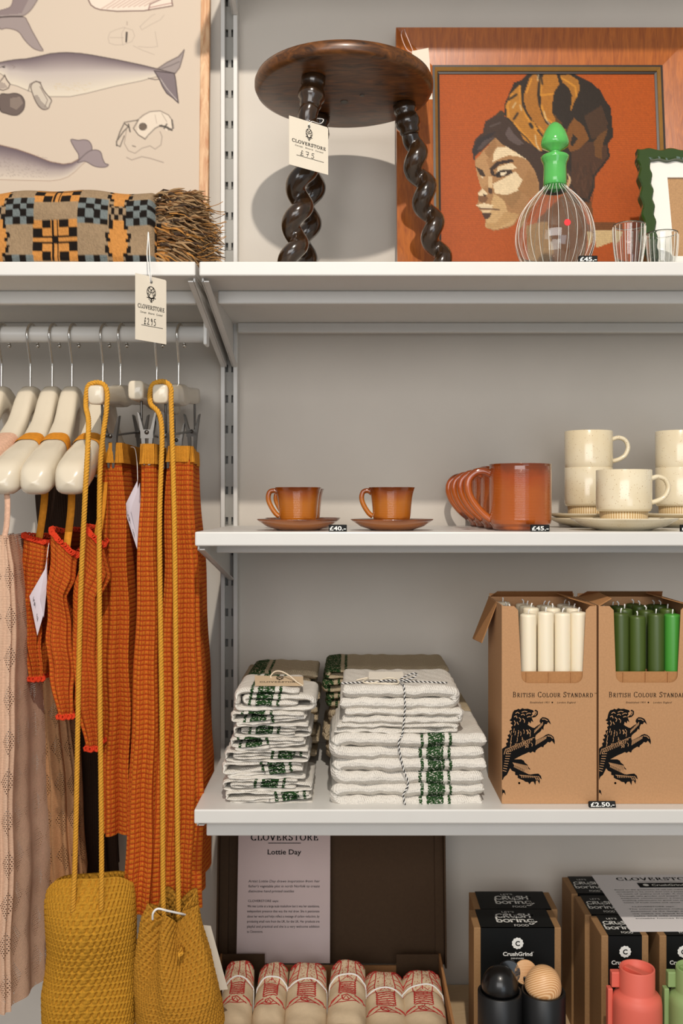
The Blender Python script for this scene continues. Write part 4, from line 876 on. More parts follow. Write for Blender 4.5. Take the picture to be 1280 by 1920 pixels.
for p, w in ((Z(400, 285, 460, 245), 4), (Z(500, 190, 508, 330, 545, 400, 580, 450), 2.6), (Z(640, 150, 632, 240, 645, 330), 3.2), (Z(470, 395, 440, 440), 4), (Z(570, 480, 585, 505), 6), (Z(630, 530, 690, 600), 3), (Z(470, 530, 540, 590, 620, 690), 2), (Z(650, 60, 668, 160), 3), (Z(880, 470, 850, 560), 2.6)): C.line(p, w, DK)
for p in (Z(640, 50, 630, 130), Z(430, 350, 455, 310), Z(680, 380, 700, 450, 760, 520), Z(610, 570, 620, 640, 645, 690), Z(490, 330, 500, 370), Z(780, 525, 820, 520)): C.line(p, 2.2, (196, 176, 140), .85)
C.poly(Z(850, 990, 885, 880, 895, 940, 870, 1000), (170, 130, 90)); C.line(Z(870, 880, 893, 930, 870, 990), 1.6, (206, 180, 140))
for q in range(26): x, y = R.uniform(900, 1080), R.uniform(760, 1080); C.line(Z(x, y, x + R.uniform(-20, 30), y + 70), 1.4, R.choice([(52, 38, 30), (92, 62, 44)]), .7)
C.c *= (1 + .05 * np.sin(C.V * 2 * PI / 3.8))[..., None] * np.random.RandomState(3).uniform(.95, 1.05, C.c.shape[:2])[..., None]; C.c = np.clip(C.c, 0, 255)
pl = on_plane(Mf @ Vector((0, 0, .0075)), Mf.to_3x3() @ Vector((0, 0, 1)))
M_ndl = attr_mat('needlework', .5, .25, 900, .18); m = MB(); m.box(fx0 + bw, fx1 - bw, bw, FH - bw, .001, .006, 1, M=Mf)
u_, v_ = [], []
C.emit(m, lambda u, v: (lambda q: Mf @ Vector((min(max(q.x, fx0 + bw + .01), fx1 - bw - .01), min(max(q.y, bw + .01), FH - bw - .01), .0075)))(Mf.inverted() @ pl(u, v)), 0)
m.build('needlework', [M_ndl, M_ebony], pt)
# plain tag hung on the frame behind the stool
o = P(778, 186, 1.62); d = Vector((.9, .43, 0)).normalized(); ht = thing('blank_tag', 'white tag on pink string at the portrait corner, half behind the stool', 'tag', o)
MB().prism([(0, 0), (.034, .006), (.026, .092), (-.006, .080)], .0007, basis(o, d, (0, 0, 1))).build('card', M_tag, ht)
hp = P(776, 100, 1.635); MB().tube(catmull([hp, P(770, 86, 1.66), P(760, 62, 1.70), P(757, 54, 1.745), P(752, 66, 1.70), P(762, 92, 1.65), hp], 6), .0007, 6).build('string', plain('pink_string', (224, 190, 180), .8, var=0), ht)

# ------------------------------------------------------------------ glassware
def glass_mat(name, c=(255, 255, 255), rough=.0, ior=1.45):
    k = NT(name); return k.set(Base_Color=lin(c), Roughness=rough, IOR=ior, Transmission_Weight=1.0)
M_glass = glass_mat('clear_glass', (250, 252, 250))
k = NT('green_glass'); M_green = k.set(Base_Color=lin((104, 206, 104)), Roughness=.15, Transmission_Weight=.35, IOR=1.45, Coat_Weight=.4)
M_line = plain('white_enamel_line', (236, 236, 228), .5, var=0)
dx, dy = XU(1040, 1.475), 1.475
dc = thing('decanter', 'round clear glass decanter with white stripes and a pointed green stopper', 'decanter', (dx, dy, ZT))
prof = [(0, .0015), (.026, .001), (.033, .003), (.043, .012), (.053, .028), (.0588, .046), (.0600, .062), (.0575, .080), (.051, .098), (.040, .114), (.028, .127), (.0195, .135), (.0178, .140)]
pf = [(a.x, a.y) for a in catmull([Vector((r, z, 0)) for r, z in prof], 4)]; inner = [(max(0, r - .0018), z + .002 if i < 8 else z) for i, (r, z) in enumerate(pf)][::-1]
gb = MB().lathe(pf + inner, 72, c=(dx, dy, ZT)).build('body', M_glass, dc)
m = MB()
for q in range(26):
    a = 2 * PI * q / 26; m.tube([(dx + (r + .0002) * math.cos(a), dy + (r + .0002) * math.sin(a), ZT + z) for r, z in pf[12:-2]], .0003, 5)
m.build('stripes', M_line, gb)
nk = [(.0178, .130), (.0176, .150), (.0172, .168), (.0178, .174), (.0208, .180), (.0215, .184), (.0195, .186)]; m = MB(); m.lathe(nk + [(r - .003, z) for r, z in nk[::-1]], 48, c=(dx, dy, ZT)); m.build('neck', M_green, dc)
m = MB(); m.lathe([(.0, .172), (.012, .172), (.0125, .186), (.0085, .189), (.0085, .193), (.0195, .199), (.0215, .204), (.0205, .211), (.0165, .222), (.011, .231), (.005, .2365), (0, .2375)], 48, c=(dx, dy, ZT)); m.build('stopper', M_green, dc)
dr = Vector((XU(1048, 1.417) - dx, -.0597, 0)); MB().prism([(.0049 * math.cos(a), .0049 * math.sin(a)) for a in np.linspace(0, 2 * PI, 29)[:-1]], .0006, front((dx + .0055, dy - .0605, ZV(417, 1.415)))).build('dot_sticker', plain('red_sticker', (226, 26, 34), .5, var=0), dc)
def tumbler(x, y, label, h=.074):
    t = thing('tumbler', label, 'glass', (x, y, ZT), 'striped glass tumblers')
    p = [(0, .001), (.0145, .001), (.0165, .004), (.0195, .018), (.0222, .036), (.0238, .055), (.0243, h)]; pf = [(a.x, a.y) for a in catmull([Vector((r, z, 0)) for r, z in p], 4)]
    gb = MB().lathe(pf + [(max(0, r - .0013), max(z, .005)) for r, z in pf[::-1]], 48, c=(x, y, ZT)).build('body', M_glass, t)
    m = MB()
    for q in range(18):
        a = 2 * PI * q / 18; m.tube([(x + (r + .0002) * math.cos(a), y + (r + .0002) * math.sin(a), ZT + z) for r, z in pf[9:-1]], .0004, 5)
    m.build('stripes', M_line, gb); MB().lathe([(.0135, .0005), (.0155, .0012), (.0135, .002)], 32, c=(x, y, ZT + .0005)).build('foot_ring', M_green, t)
    return t
tumbler(XU(1179, 1.455), 1.455, 'striped clear tumbler standing beside the decanter'); tumbler(XU(1241, 1.50), 1.50, 'striped clear tumbler in front of the scalloped green frame')

# ------------------------------------------------------------------ scalloped green photo frame
gz0, gz1, gy0, gy1 = ZT + .001, ZV(288, 1.592), 1.535, 1.592
gt = Vector((0, gy1 - gy0, gz1 - gz0)).normalized(); gx0, gx1 = XU(1190, 1.592), XU(1190, 1.592) + .185; gh = (gz1 - gz0) / gt.z; Mg = basis((0, gy0, gz0), (1, 0, 0), gt)
gf = thing('photo_frame', 'glossy dark green photo frame with a scalloped edge and a white mount', 'picture frame', (gx0 + .09, gy0, gz0))
def wavy(x0, x1, y0, y1, amp, wl):
    out = []; cs = [(x0, y0), (x1, y0), (x1, y1), (x0, y1)]
    for i in range(4):
        a, b = Vector(cs[i]), Vector(cs[(i + 1) % 4]); L = (b - a).length; d = (b - a) / L; n = Vector((d.y, -d.x)); nw = max(1, round(L / wl)); N = nw * 10
        for j in range(N): p = a + d * L * j / N + n * amp * math.cos(2 * PI * j / N * nw + PI) * min(1, j / 5, (N - j) / 5); out.append(p)
    return out
m = MB(); oA = wavy(gx0, gx1, 0, gh, .0019, .034); cxm, cym = (gx0 + gx1) / 2, gh / 2; ww = .0195
oB = [Vector((cxm + (p.x - cxm) * (1 - 2 * ww / (gx1 - gx0)), cym + (p.y - cym) * (1 - 2 * ww / gh))) for p in oA]; n = len(oA)
vs = []
for ring_, z in ((oA, 0), (oA, .0128), (.12, .0150), (.86, .0152), (oB, .0135), (oB, .002)):
    src = ring_ if isinstance(ring_, list) else [a.lerp(b, ring_) for a, b in zip(oA, oB)]; vs += [(p.x, p.y, z) for p in src]
m.add(vs, [(r * n + i, r * n + (i + 1) % n, (r + 1) * n + (i + 1) % n, (r + 1) * n + i) for r in range(5) for i in range(n)], 0, False, M=Mg)
m.build('frame', plain('green_gloss', (46, 66, 24), .12, var=.02, coat=.6), gf)
a0, a1, b0, b1, mt = gx0 + .012, gx1 - .012, .012, gh - .012, .036
m = MB(); m.prism([(a0, b0), (a0 + mt, b0), (a0 + mt, b1), (a0, b1)], .003, Mg @ Matrix.Translation((0, 0, .006)), 0); m.prism([(a1 - mt, b0), (a1, b0), (a1, b1), (a1 - mt, b1)], .003, Mg @ Matrix.Translation((0, 0, .006)), 0)
m.prism([(a0 + mt, b0), (a1 - mt, b0), (a1 - mt, b0 + mt), (a0 + mt, b0 + mt)], .003, Mg @ Matrix.Translation((0, 0, .006)), 0); m.prism([(a0 + mt, b1 - mt), (a1 - mt, b1 - mt), (a1 - mt, b1), (a0 + mt, b1)], .003, Mg @ Matrix.Translation((0, 0, .006)), 0)
m.build('mount', plain('white_mount', (228, 222, 214), .7, var=0), gf)
MB().prism([(a0, b0), (a1, b0), (a1, b1), (a0, b1)], .002, Mg @ Matrix.Translation((0, 0, .0025))).build('backing_board', plain('hardboard', (168, 130, 90), .8, var=.15, scale=500), gf)
def price(label, u0, u1, v, Y, s, z, rot=0.0, tip=0.0):
    w = (u1 - u0) * Y / F; h = .0098; x = XU((u0 + u1) / 2, Y)
    t = thing('price_block', label, 'price label', (x, Y, z), 'small black price labels')
    M = Matrix.Translation((x, Y, z + .0001)) @ Matrix.Rotation(rot, 4, 'Z') @ Matrix.Rotation(tip, 4, 'X')
    m = MB(); m.box(-w / 2, w / 2, 0, .006, 0, h, 0, .0006, 1, M=M); m.text(s, w * .9, h * .62, M @ front((0, -.0003, 0)), 1, .02, 0, h * .18); m.build('block', [M_black, M_whiteink], t); return t
price('black price label in front of the decanter', 1085, 1120, 489, 1.386, '£45.-', ZT)
# ------------------------------------------------------------------ amber cups and mugs
def glaze(name, c0, c1, c2, z0, z1, rough=.14):
    k = NT(name); g = k.n('ShaderNodeTexCoord').outputs['Generated']; q = k.xyz(g); n = k.noise(k.coord(), 26, 3)
    t = k.math('MULTIPLY_ADD', k.math('SUBTRACT', n, .5), .5, q[2]); k.set(Base_Color=k.ramp(t, [(0, lin(c0)), (.12, lin(c1)), (.55, lin(c1)), (.82, lin(c2)), (1, lin(c0))]), Roughness=rough, Coat_Weight=.5, Specular_IOR_Level=.5); return k.m
M_amb = glaze('amber_glaze', (104, 46, 14), (178, 104, 30), (146, 72, 20), 0, 1); M_sau = glaze('amber_saucer_glaze', (104, 52, 22), (178, 112, 58), (160, 90, 40), 0, 1)
M_mug = glaze('rust_glaze', (116, 52, 18), (168, 84, 28), (156, 68, 22), 0, 1)
def ridged(prof, step=.0016, amp=.00016, z0=None, z1=None):
    pts = resample([Vector((r, z, 0)) for r, z in prof], .0004); out = []
    for p in pts:
        a = amp if (z0 is None or z0 < p.y < z1) else 0; out.append((max(0, p.x + a * math.sin(p.y / step * 2 * PI)), p.y))
    return out
def handle(m, c, z, pts, r, side, mi=0, flat=1.3):
    P_ = catmull([Vector((c[0] + side * a, c[1], z + b)) for a, b in pts], 6); m.tube(P_, r, 14, mi, flat=flat)
def espresso(x, y, label):
    t = thing('coffee_cup', label, 'cup', (x, y, Z3 + .0125), 'amber coffee cups')
    outp = [(0, .001), (.0235, 0), (.0265, .002), (.0285, .010), (.0298, .026), (.0322, .043), (.0352, .0525)]; pf = ridged([(a.x, a.y) for a in catmull([Vector((r, z, 0)) for r, z in outp], 5)], z0=.006, z1=.047)
    inn = [(.0342, .0522), (.031, .043), (.0285, .026), (.027, .010), (.024, .006), (0, .005)]
    MB().lathe(pf + inn, 64, c=(x, y, Z3 + .0125)).build('bowl', M_amb, t)
    m = MB(); handle(m, (x, y), Z3 + .0125, [(.0300, .0435), (.036, .0475), (.0432, .0455), (.0455, .036), (.042, .025), (.035, .014), (.0285, .0085)], .0038, -1, flat=1.0); m.build('handle', M_amb, t); return t
def saucer(x, y, label, r=.063, z=Z3, mat=None, h=.017, group='amber saucers', name='saucer'):
    p = [(0, .002), (.028 * r / .063, .002), (.029 * r / .063, 0), (.032 * r / .063, 0), (.034 * r / .063, .0015), (.048 * r / .063, .006), (r - .003, h - .003), (r, h - .0004), (r - .001, h), (r - .004, h - .0012), (.046 * r / .063, .0088), (.032 * r / .063, .0052), (0, .005)]
    o = MB().lathe(p, 80, c=(0, 0, 0)).build(name, mat or M_sau); o.location = (x, y, z + .0002); return tag(o, label, 'saucer', group)
for u, y, w in ((559, 1.455, 'left, nearest the price label'), ):
    saucer(XU(u, y), y, 'amber saucer under the front left coffee cup, beside the small price label'); espresso(XU(u, y), y, 'front left amber coffee cup on its saucer')
saucer(-.0775, 1.60, 'amber saucer under the coffee cup hidden behind the left one'); espresso(-.0775, 1.60, 'amber coffee cup mostly hidden behind the front left one')
saucer(XU(734.5, 1.455), 1.455, 'amber saucer under the coffee cup standing alone'); espresso(XU(734, 1.455), 1.455, 'amber coffee cup standing alone in the middle of the shelf')
price('black price label by the front left amber saucer', 616, 650, 997, 1.388, '£40.-', Z3)
def mug(x, y, label):
    t = thing('mug', label, 'mug', (x, y, Z3), 'ridged amber mugs')
    outp = [(0, .002), (.036, .001), (.038, 0), (.0405, .002), (.0415, .006), (.0452, .010), (.0466, .016), (.0466, .086), (.0460, .096), (.0466, .0995)]
    pf = ridged(outp, .0022, .00014, .016, .09); inn = [(.0448, .0998), (.0440, .095), (.0440, .012), (0, .010)]
    MB().lathe(pf + inn, 72, c=(x, y, Z3 + .0003)).build('bowl', M_mug, t)
    m = MB(); handle(m, (x, y), Z3, [(.0440, .0850), (.055, .0895), (.068, .0870), (.0775, .077), (.0790, .062), (.073, .046), (.060, .029), (.0440, .015)], .0058, -1, flat=.85); m.build('handle', M_mug, t); return t
for y, l in ((1.452, 'front amber mug of the row, price label at its foot'), (1.547, 'second amber mug, just behind the front one of the row'), (1.642, 'third amber mug from the front of the row'), (1.730, 'rearmost amber mug of the row, against the wall')): mug(.258, y, l)
price('black price label at the foot of the front amber mug', 995, 1030, 997, 1.388, '£45.-', Z3)

# ------------------------------------------------------------------ speckled cream crockery
k = NT('speckled_cream_glaze'); co = k.coord(); v = k.n('ShaderNodeTexVoronoi'); k.put(v.inputs['Vector'], co); v.inputs['Scale'].default_value = 300
spk = k.math('MULTIPLY', k.math('LESS_THAN', v.outputs[0], .22), k.math('GREATER_THAN', k.noise(co, 170, 2), .53)); big = k.noise(co, 14, 3)
k.set(Base_Color=k.mix(k.math('MULTIPLY', spk, .6), k.ramp(big, [(.35, lin((222, 206, 172))), (.65, lin((230, 219, 192)))]), lin((168, 128, 84))), Roughness=.2, Coat_Weight=.4); M_crm = k.m
k = NT('biscuit_foot'); q = k.xyz(k.coord('UV')); s = k.math('SINE', k.math('MULTIPLY', q[0], 6.28 * 56)); k.set(Base_Color=k.ramp(s, [(.3, lin((186, 154, 104))), (.6, lin((226, 208, 170)))]), Roughness=.5); M_foot = k.m
def cream_cup(x, y, z, label, r=.040, h=.0875, ft=.0225):
    t = thing('cream_cup', label, 'cup', (x, y, z), 'speckled cream cups')
    p = [(r * .87, ft), (r * .95, ft + .0012), (r * .99, ft + .005), (r, ft + .012), (r, h - .001), (r - .0006, h)]; inn = [(r - .0022, h), (r - .0026, ft + .012), (r * .88, ft + .004), (0, ft + .003)]
    MB().lathe([(0, ft - .0002)] + p + inn, 64, c=(x, y, z)).build('bowl', M_crm, t)
    MB().lathe([(0, .001), (r * .78, .0), (r * .84, .0006), (r * .865, ft + .0005)], 112, c=(x, y, z), rf=lambda q, zz, a: q + (.0007 * math.sin(a * 56) if q > r * .8 else 0)).build('foot', M_foot, t)
    m = MB(); handle(m, (x, y), z, [(r - .001, h * .84), (r + .010, h * .88), (r + .0215, h * .83), (r + .0265, h * .69), (r + .0215, h * .54), (r + .011, h * .46), (r - .001, h * .42)], .0037, 1, flat=1.25); m.build('handle', M_crm, t); return t
XL, XR, YS = XU(1103, 1.62), XU(1274, 1.62), 1.62
for i, (x, w) in enumerate(((.421, 'left'), (XR + .012, 'right'))):
    saucer(x, 1.645, 'lower cream saucer under the %s stack of cups' % ('two-cup' if i == 0 else 'border-cut'), .080, Z3, M_crm, .0165, 'cream saucers'); saucer(x, 1.645, 'upper cream saucer under the %s stack of cups' % ('two-cup' if i == 0 else 'border-cut'), .080, Z3 + .0075, M_crm, .0165, 'cream saucers')
zb = Z3 + .0135
cream_cup(XL, YS, zb, 'lower cream cup of the stack behind the single one'); cream_cup(XL, YS, zb + .0615, 'upper cream cup of the stack behind the single one')
cream_cup(XR, YS, zb, 'lower cream cup of the stack cut by the right border'); cream_cup(XR, YS, zb + .0615, 'upper cream cup of the stack cut by the right border')
saucer(XU(1169, 1.465), 1.465, 'cream saucer under the single front cream cup', .0805, Z3, M_crm, .0185, 'cream saucers'); cream_cup(XU(1169, 1.465), 1.465, Z3 + .0058, 'single cream cup in front, on its own saucer', .0415, .086)
price('black price label cut by the right border in front of the cream saucers', 1276, 1310, 997, 1.388, '£45.-', Z3)

# ------------------------------------------------------------------ folded towels
def towel_mat(name, stripe=True, base=(232, 226, 216)):
    k = NT(name); q = k.xyz(k.coord('UV')); co = k.coord(); n = k.noise(co, 420, 3, .6); x = q[0]
    nx = k.math('MULTIPLY_ADD', k.math('SUBTRACT', n, .5), .006, x)
    def bandm(c, hw): return k.math('LESS_THAN', k.math('ABSOLUTE', k.math('SUBTRACT', nx, c)), hw)
    g = k.math('MAXIMUM', bandm(0.0, .0125), k.math('MAXIMUM', bandm(-.021, .0022), bandm(.021, .0022)))
    fl = k.math('GREATER_THAN', k.noise(k.mapping(co, (1, 1, 2.5), (.0, .6, 0)), 330, 2), .40)
    basec = k.ramp(n, [(.3, lin([b * .95 for b in base])), (.7, lin(base))])
    k.set(Base_Color=k.mix(k.math('MULTIPLY', g, fl), basec, lin((44, 74, 40))) if stripe else basec, Roughness=.98, Specular_IOR_Level=.05)
    tw = k.math('SINE', k.math('ADD', k.math('MULTIPLY', q[0], 1900), k.math('MULTIPLY', q[1], 1100))); k.bump(k.math('MULTIPLY_ADD', tw, .14, n), .8, .0028); return k.m
M_tow = towel_mat('white_towelling'); M_linen = towel_mat('linen_towelling', True, (198, 180, 150))
def sheet(path, th, y0, y1, seed, arc0=0.0, mat=None, name='cloth', parent=None, wob=.0012, ny=22, mb=None, uvx=None):
    """a cloth folded to and fro: path = centre line in the x,z plane of the front, th = thickness; arc0 = where the stripe crosses, measured along the cloth"""
    rr = random.Random(seed); ph = [rr.uniform(0, 6.28) for _ in range(8)]; pts = resample(catmull([Vector((a, 0, b)) for a, b in path], 10), .0022); N = len(pts); mb = mb or MB()
    L = [0]
    for a, b in zip(pts, pts[1:]): L.append(L[-1] + (b - a).length)
    nor = []
    for i in range(N):
        d = (pts[min(i + 1, N - 1)] - pts[max(i - 1, 0)]).normalized(); nor.append(Vector((-d.z, 0, d.x)))
    sec = [(i, 1) for i in range(N)] + [(i, -1) for i in range(N - 1, -1, -1)]; M_ = len(sec)
    def fn(a, b):
        i, s = sec[min(M_ - 1, int(round(a * M_)) % M_)]; y = lerp(y0, y1, b); tt = th / 2
        e = min(b, 1 - b) * (y1 - y0); e = min(1, e / .004); edge = math.sqrt(max(0, 1 - (1 - e) ** 2)) * .75 + .25
        endr = min(1, min(L[i], L[-1] - L[i]) / .003) * .6 + .4
        w = wob * (math.sin(L[i] * 90 + ph[0] + y * 30) + .7 * math.sin(L[i] * 210 + ph[1]) + .5 * math.sin(y * 120 + ph[2] + L[i] * 40)); j = .00045 * math.sin(L[i] * 2600 + y * 900 + ph[3]) * s
        yy = y + .0025 * math.sin(L[i] * 45 + ph[4]) * (1 - b) + .0015 * math.sin(L[i] * 130 + ph[5]) * (1 - b)
        return Vector((pts[i].x, yy, pts[i].z)) + nor[i] * (s * tt * edge * endr + w * .5 + j)
    def uvf(a, b): i, s = sec[min(M_ - 1, int(round(a * M_)) % M_)]; return ((L[i] - arc0) if uvx is None else uvx(pts[i]), lerp(y0, y1, b))
    mb.grid(fn, M_, ny, 0, closed=True, uvf=uvf)
    for b, fl in ((0, False), (1, True)):            # close the cut faces
        q = [fn(i / M_, b) for i in range(M_)]; u = [uvf(i / M_, b) for i in range(M_)]; f = [(i, i + 1, M_ - 2 - i, M_ - 1 - i) for i in range(N - 1)]
        mb.add(q, [t[::-1] for t in f] if not fl else f, 0, True, u)
    return mb if parent is False else mb.build(name, mat or M_tow, parent)
g1 = 'small striped towels of the narrow stack'; yT = 1.412
def zf(v, Y=yT): return ZV(v, Y)
def xf(u, Y=yT): return XU(u, Y)
cloths = [  # (v top, v bottom, left u, right u, stripe arc position in px from the left, kind)
 (1292, 1336, 433, 597, 50, 0, 'topmost striped towel of the narrow stack, under the card'), (1334, 1364, 430, 590, 48, 1, 'second towel from the top of the narrow stack'), (1362, 1385, 433, 586, 55, 0, 'third towel from the top of the narrow stack'), (1383, 1410, 428, 589, 42, 1, 'fourth towel from the top of the narrow stack'),
 (1408, 1431, 418, 582, 112, 0, 'fourth towel from the bottom of the narrow stack'), (1429, 1465, 412, 586, 100, 1, 'third towel from the bottom of the narrow stack'), (1463, 1486, 413, 588, 85, 0, 'second towel from the bottom of the narrow stack'), (1484, 1509.5, 420, 598, 120, 1, 'bottom towel of the narrow stack, on the shelf')]
for i, (va, vb, ul, ur, sp, kind, lab) in enumerate(cloths):
    zt, z0 = zf(va), zf(vb); h = zt - z0; th = h / 4.15; xl, xr = xf(ul) + th, xf(ur) - th; zs = [zt - th * .55, z0 + h * .615, z0 + h * .365, z0 + th * .55]; r = .35 * th; dxx = .0035
    zm = lambda a, b: (a + b) / 2
    if kind == 0:
        path = [(xr - .02, zs[0]), (lerp(xl, xr, .5), zs[0] + .001), (xl + .006, zs[0]), (xl + .0005, zm(zs[0], zs[3])), (xl + .006, zs[3]), (lerp(xl, xr, .5), zs[3]), (xr - .006, zs[3] + .0004), (xr, zm(zs[3], zs[1])), (xr - .008, zs[1] - .0005), (lerp(xl, xr, .5), zs[1]), (xl + .016, zs[1]), (xl + .011, zm(zs[1], zs[2])), (xl + .018, zs[2]), (lerp(xl, xr, .4), zs[2] + .0003), (xr - .022, zs[2])]
    else:
        path = [(xr - .010, zs[0] - .001), (lerp(xl, xr, .5), zs[0]), (xl + .005, zs[0]), (xl, zm(zs[0], zs[2])), (xl + .006, zs[2]), (lerp(xl, xr, .6), zs[1]), (xr - .014, zs[1]), (xr - .012, zs[1] - .0012), (lerp(xl, xr, .5), zs[2] - .0004), (xl + .010, zs[2] - .003), (xl + .006, zs[3] + .001), (xl + .012, zs[3]), (lerp(xl, xr, .5), zs[3]), (xr - .004, zs[3])]
    Ltop = xr - .02 - xl
    o = sheet(path, th * .98, yT + R.uniform(-.002, .004), yT + .125, 40 + i, 0, name='small_towel', wob=.0005, uvx=lambda p, xs=xl + sp * yT / F, zc=z0 + h * .34, s_=(.25 if kind else -.2): (p.x - xs + s_ * (p.z - zc)) if p.z > zc else 1.0); tag(o, lab, 'towel', g1)
ztn = zf(1292) + .0012
cd = thing('shop_card', 'brown shop card with a cream cord loop lying on the narrow towel stack', 'card', (XU(520, 1.46), 1.46, ztn))
Mc = basis((XU(478, 1.428), 1.428, ztn + .001), (1, 0, 0), (0, .97, .24)); m = MB(); m.prism([(0, 0), (.072, .0), (.070, .032), (-.004, .036)], .0008, Mc); Mc2 = Mc @ Matrix.Translation((0, 0, .0004))
serif(m, 'CLOVERSTORE', .058, .0042, Mc2, 1, .035, .010); emblem(m, Mc2, .016, 1, .035, .018); m.build('card', [plain('buff_card', (196, 172, 140), .8, var=.03), M_ink], cd)
MB().tube(catmull([Vector((XU(u, y), y, ztn + dz)) for u, y, dz in ((508, 1.455, .007), (508, 1.458, .011), (516, 1.456, .017), (528, 1.452, .0175), (543, 1.446, .012), (556, 1.436, .005), (568, 1.426, .001))], 6), .0011, 8).build('cord', plain('cream_cord', (222, 206, 180), .8, var=0), cd)
# the linen stack behind the narrow one
yb_ = 1.60
for i, (va, vb, ul, ur, lab) in enumerate(((1258, 1300, 452, 600, 'topmost linen towel with a dark green stripe, behind the narrow stack'), (1300, 1340, 448, 604, 'second linen towel of the stack behind the narrow one'), (1340, 1382, 450, 600, 'third linen towel of the stack behind the narrow one'), (1382, 1421, 446, 602, 'lowest linen towel of the stack behind the narrow one'))):
    zt, z0 = ZV(va, yb_), ZV(vb, yb_) ; h = zt - z0; th = h / 3.1; xl, xr = XU(ul, yb_) + th * .6, XU(ur, yb_) - .004
    o = sheet([(xr - .012, z0 + h * .5), (lerp(xl, xr, .5), z0 + h * .5), (xl + .014, z0 + h * .5), (xl + .012, z0 + h * .5)][:3] + [(xl + .010, z0 + h * .68), (xl + .016, zt - th * .5), (lerp(xl, xr, .5), zt - th * .5), (xr, zt - th * .5 - .002)], th, yb_, yb_ + .12, 70 + i, .118 if i == 0 else .3, M_linen, 'small_towel', wob=.0006)
    mb = sheet([(xl + .004, z0 + h * .72), (xl - .001, z0 + h * .5), (xl + .006, z0 + th * .55), (lerp(xl, xr, .5), z0 + th * .5), (xr - .004, z0 + th * .5)], th, yb_ + .002, yb_ + .12, 75 + i, .3, None, parent=False, wob=.0005).build('under_fold', M_linen, o)
    tag(o, lab, 'towel', 'linen towels behind the narrow stack')
g2 = 'folded towels of the wide stack'; yW = 1.408
def thick(va, vb, ul, ur, lab, seed, small):
    zt, z0 = ZV(va, yW), ZV(vb, yW); h = zt - z0; xl, xr = XU(ul, yW), XU(ur, yW); th = h * .485
    path = [(xr, zt - th * .5), (lerp(xl, xr, .65), zt - th * .52), (lerp(xl, xr, .3), zt - th * .5), (xl + th * 1.1, zt - th * .52), (xl + th * .5, z0 + h * .5), (xl + th * 1.1, z0 + th * .52), (lerp(xl, xr, .3), z0 + th * .5), (lerp(xl, xr, .65), z0 + th * .5), (xr - R.uniform(.0, .01), z0 + th * .5)] if not small else \
           [(xl + .004, zt - th * .5), (lerp(xl, xr, .4), zt - th * .5), (xr - th, zt - th * .52), (xr - th * .45, z0 + h * .5), (xr - th, z0 + th * .52), (lerp(xl, xr, .5), z0 + th * .5), (xl, z0 + th * .5)]
    L0 = (xr - xl) - .010; arc0 = XU(ur, yW) - XU(818, yW)
    mb = MB(); sheet(path, th * 1.0, yW + (.010 if small else 0) + R.uniform(-.001, .001), yW + .165, seed, arc0 if not small else 5.0, None, parent=False, wob=.0011, mb=mb, ny=26)
    if not small:       # the lower leaf carries the stripe too: measured from its own end
        tot = sum((Vector(a) - Vector(b)).length for a, b in zip(path, path[1:]))
        mb.uv = [(q[0] if q[0] + arc0 < tot * .5 else (q[0] + arc0) - (tot - arc0 + .004), q[1]) for q in mb.uv]
    o = mb.build('towel' if not small else 'thin_towel', M_tow); tag(o, lab, 'towel', g2); return o
thick(1378, 1425, 616, 912, 'uppermost of the three thick green striped towels, at the top of their pile', 91, False)
thick(1423, 1472, 618, 911, 'middle one of the three thick green striped towels', 92, False)
thick(1470, 1516.5, 618, 908, 'lowest thick green striped towel, directly on the shelf', 93, False)
thick(1290, 1334, 637, 863, 'topmost plain white towel of the wide stack, under the twine bow', 94, True)
thick(1332, 1361, 641, 867, 'second plain white towel from the top of the wide stack', 95, True)
thick(1359, 1380, 626, 858, 'third plain white towel, resting on the thick striped ones', 96, True)
# baker's twine down the front with a bow on top
tws = thing('baker_twine', 'black and white twine tied round the wide towel stack with a bow', 'twine', P(757, 1300, 1.40))
def twine(pts, root, r=.0008):
    P_ = resample(catmull(pts, 8), .0012)
    for k_, mt_ in ((0, M_string), (1, M_ink)):
        q = []
        for i, p in enumerate(P_):
            t_ = (P_[min(i + 1, len(P_) - 1)] - P_[max(i - 1, 0)]).normalized(); n1 = t_.orthogonal().normalized(); n2 = t_.cross(n1); a = i * .0012 / .0065 * 2 * PI + k_ * PI; q.append(p + (n1 * math.cos(a) + n2 * math.sin(a)) * r * .8)
        MB().tube(q, r, 6).build('strand', mt_, root)
yf_ = yW - .0036
zw_ = ZV(1290, yW) + .0016
def T(u, y, dz=0.0): return Vector((XU(u, y), y, zw_ + dz))
twine([T(748, 1.452), T(753, 1.432), T(757, 1.4165, .0002), P(758, 1302, 1.4125), P(759, 1325, 1.4105), P(757, 1350, 1.4110), P(754, 1376, 1.409), P(747, 1392, 1.4005), P(751, 1420, 1.4015), P(757, 1445, 1.4005), P(765, 1470, 1.4015), P(756, 1490, 1.4005), P(760, 1512, 1.402)], tws)
twine([T(640, 1.435), T(690, 1.447), T(748, 1.452), T(790, 1.449), T(838, 1.440)], tws); twine([T(748, 1.452, .001), T(758, 1.458, .006), T(776, 1.464, .010), T(780, 1.458, .008), T(760, 1.452, .002), T(720, 1.447, .002), T(700, 1.443, 0)], tws)
lb = thing('shop_card', 'small white card with a cream cord on top of the wide towel stack', 'card', T(724, 1.48)); MB().prism([(0, 0), (.056, 0), (.054, .03), (.002, .03)], .001, basis(T(690, 1.466, .001), (1, 0, 0), (0, .97, .2))).build('card', M_paper, lb)
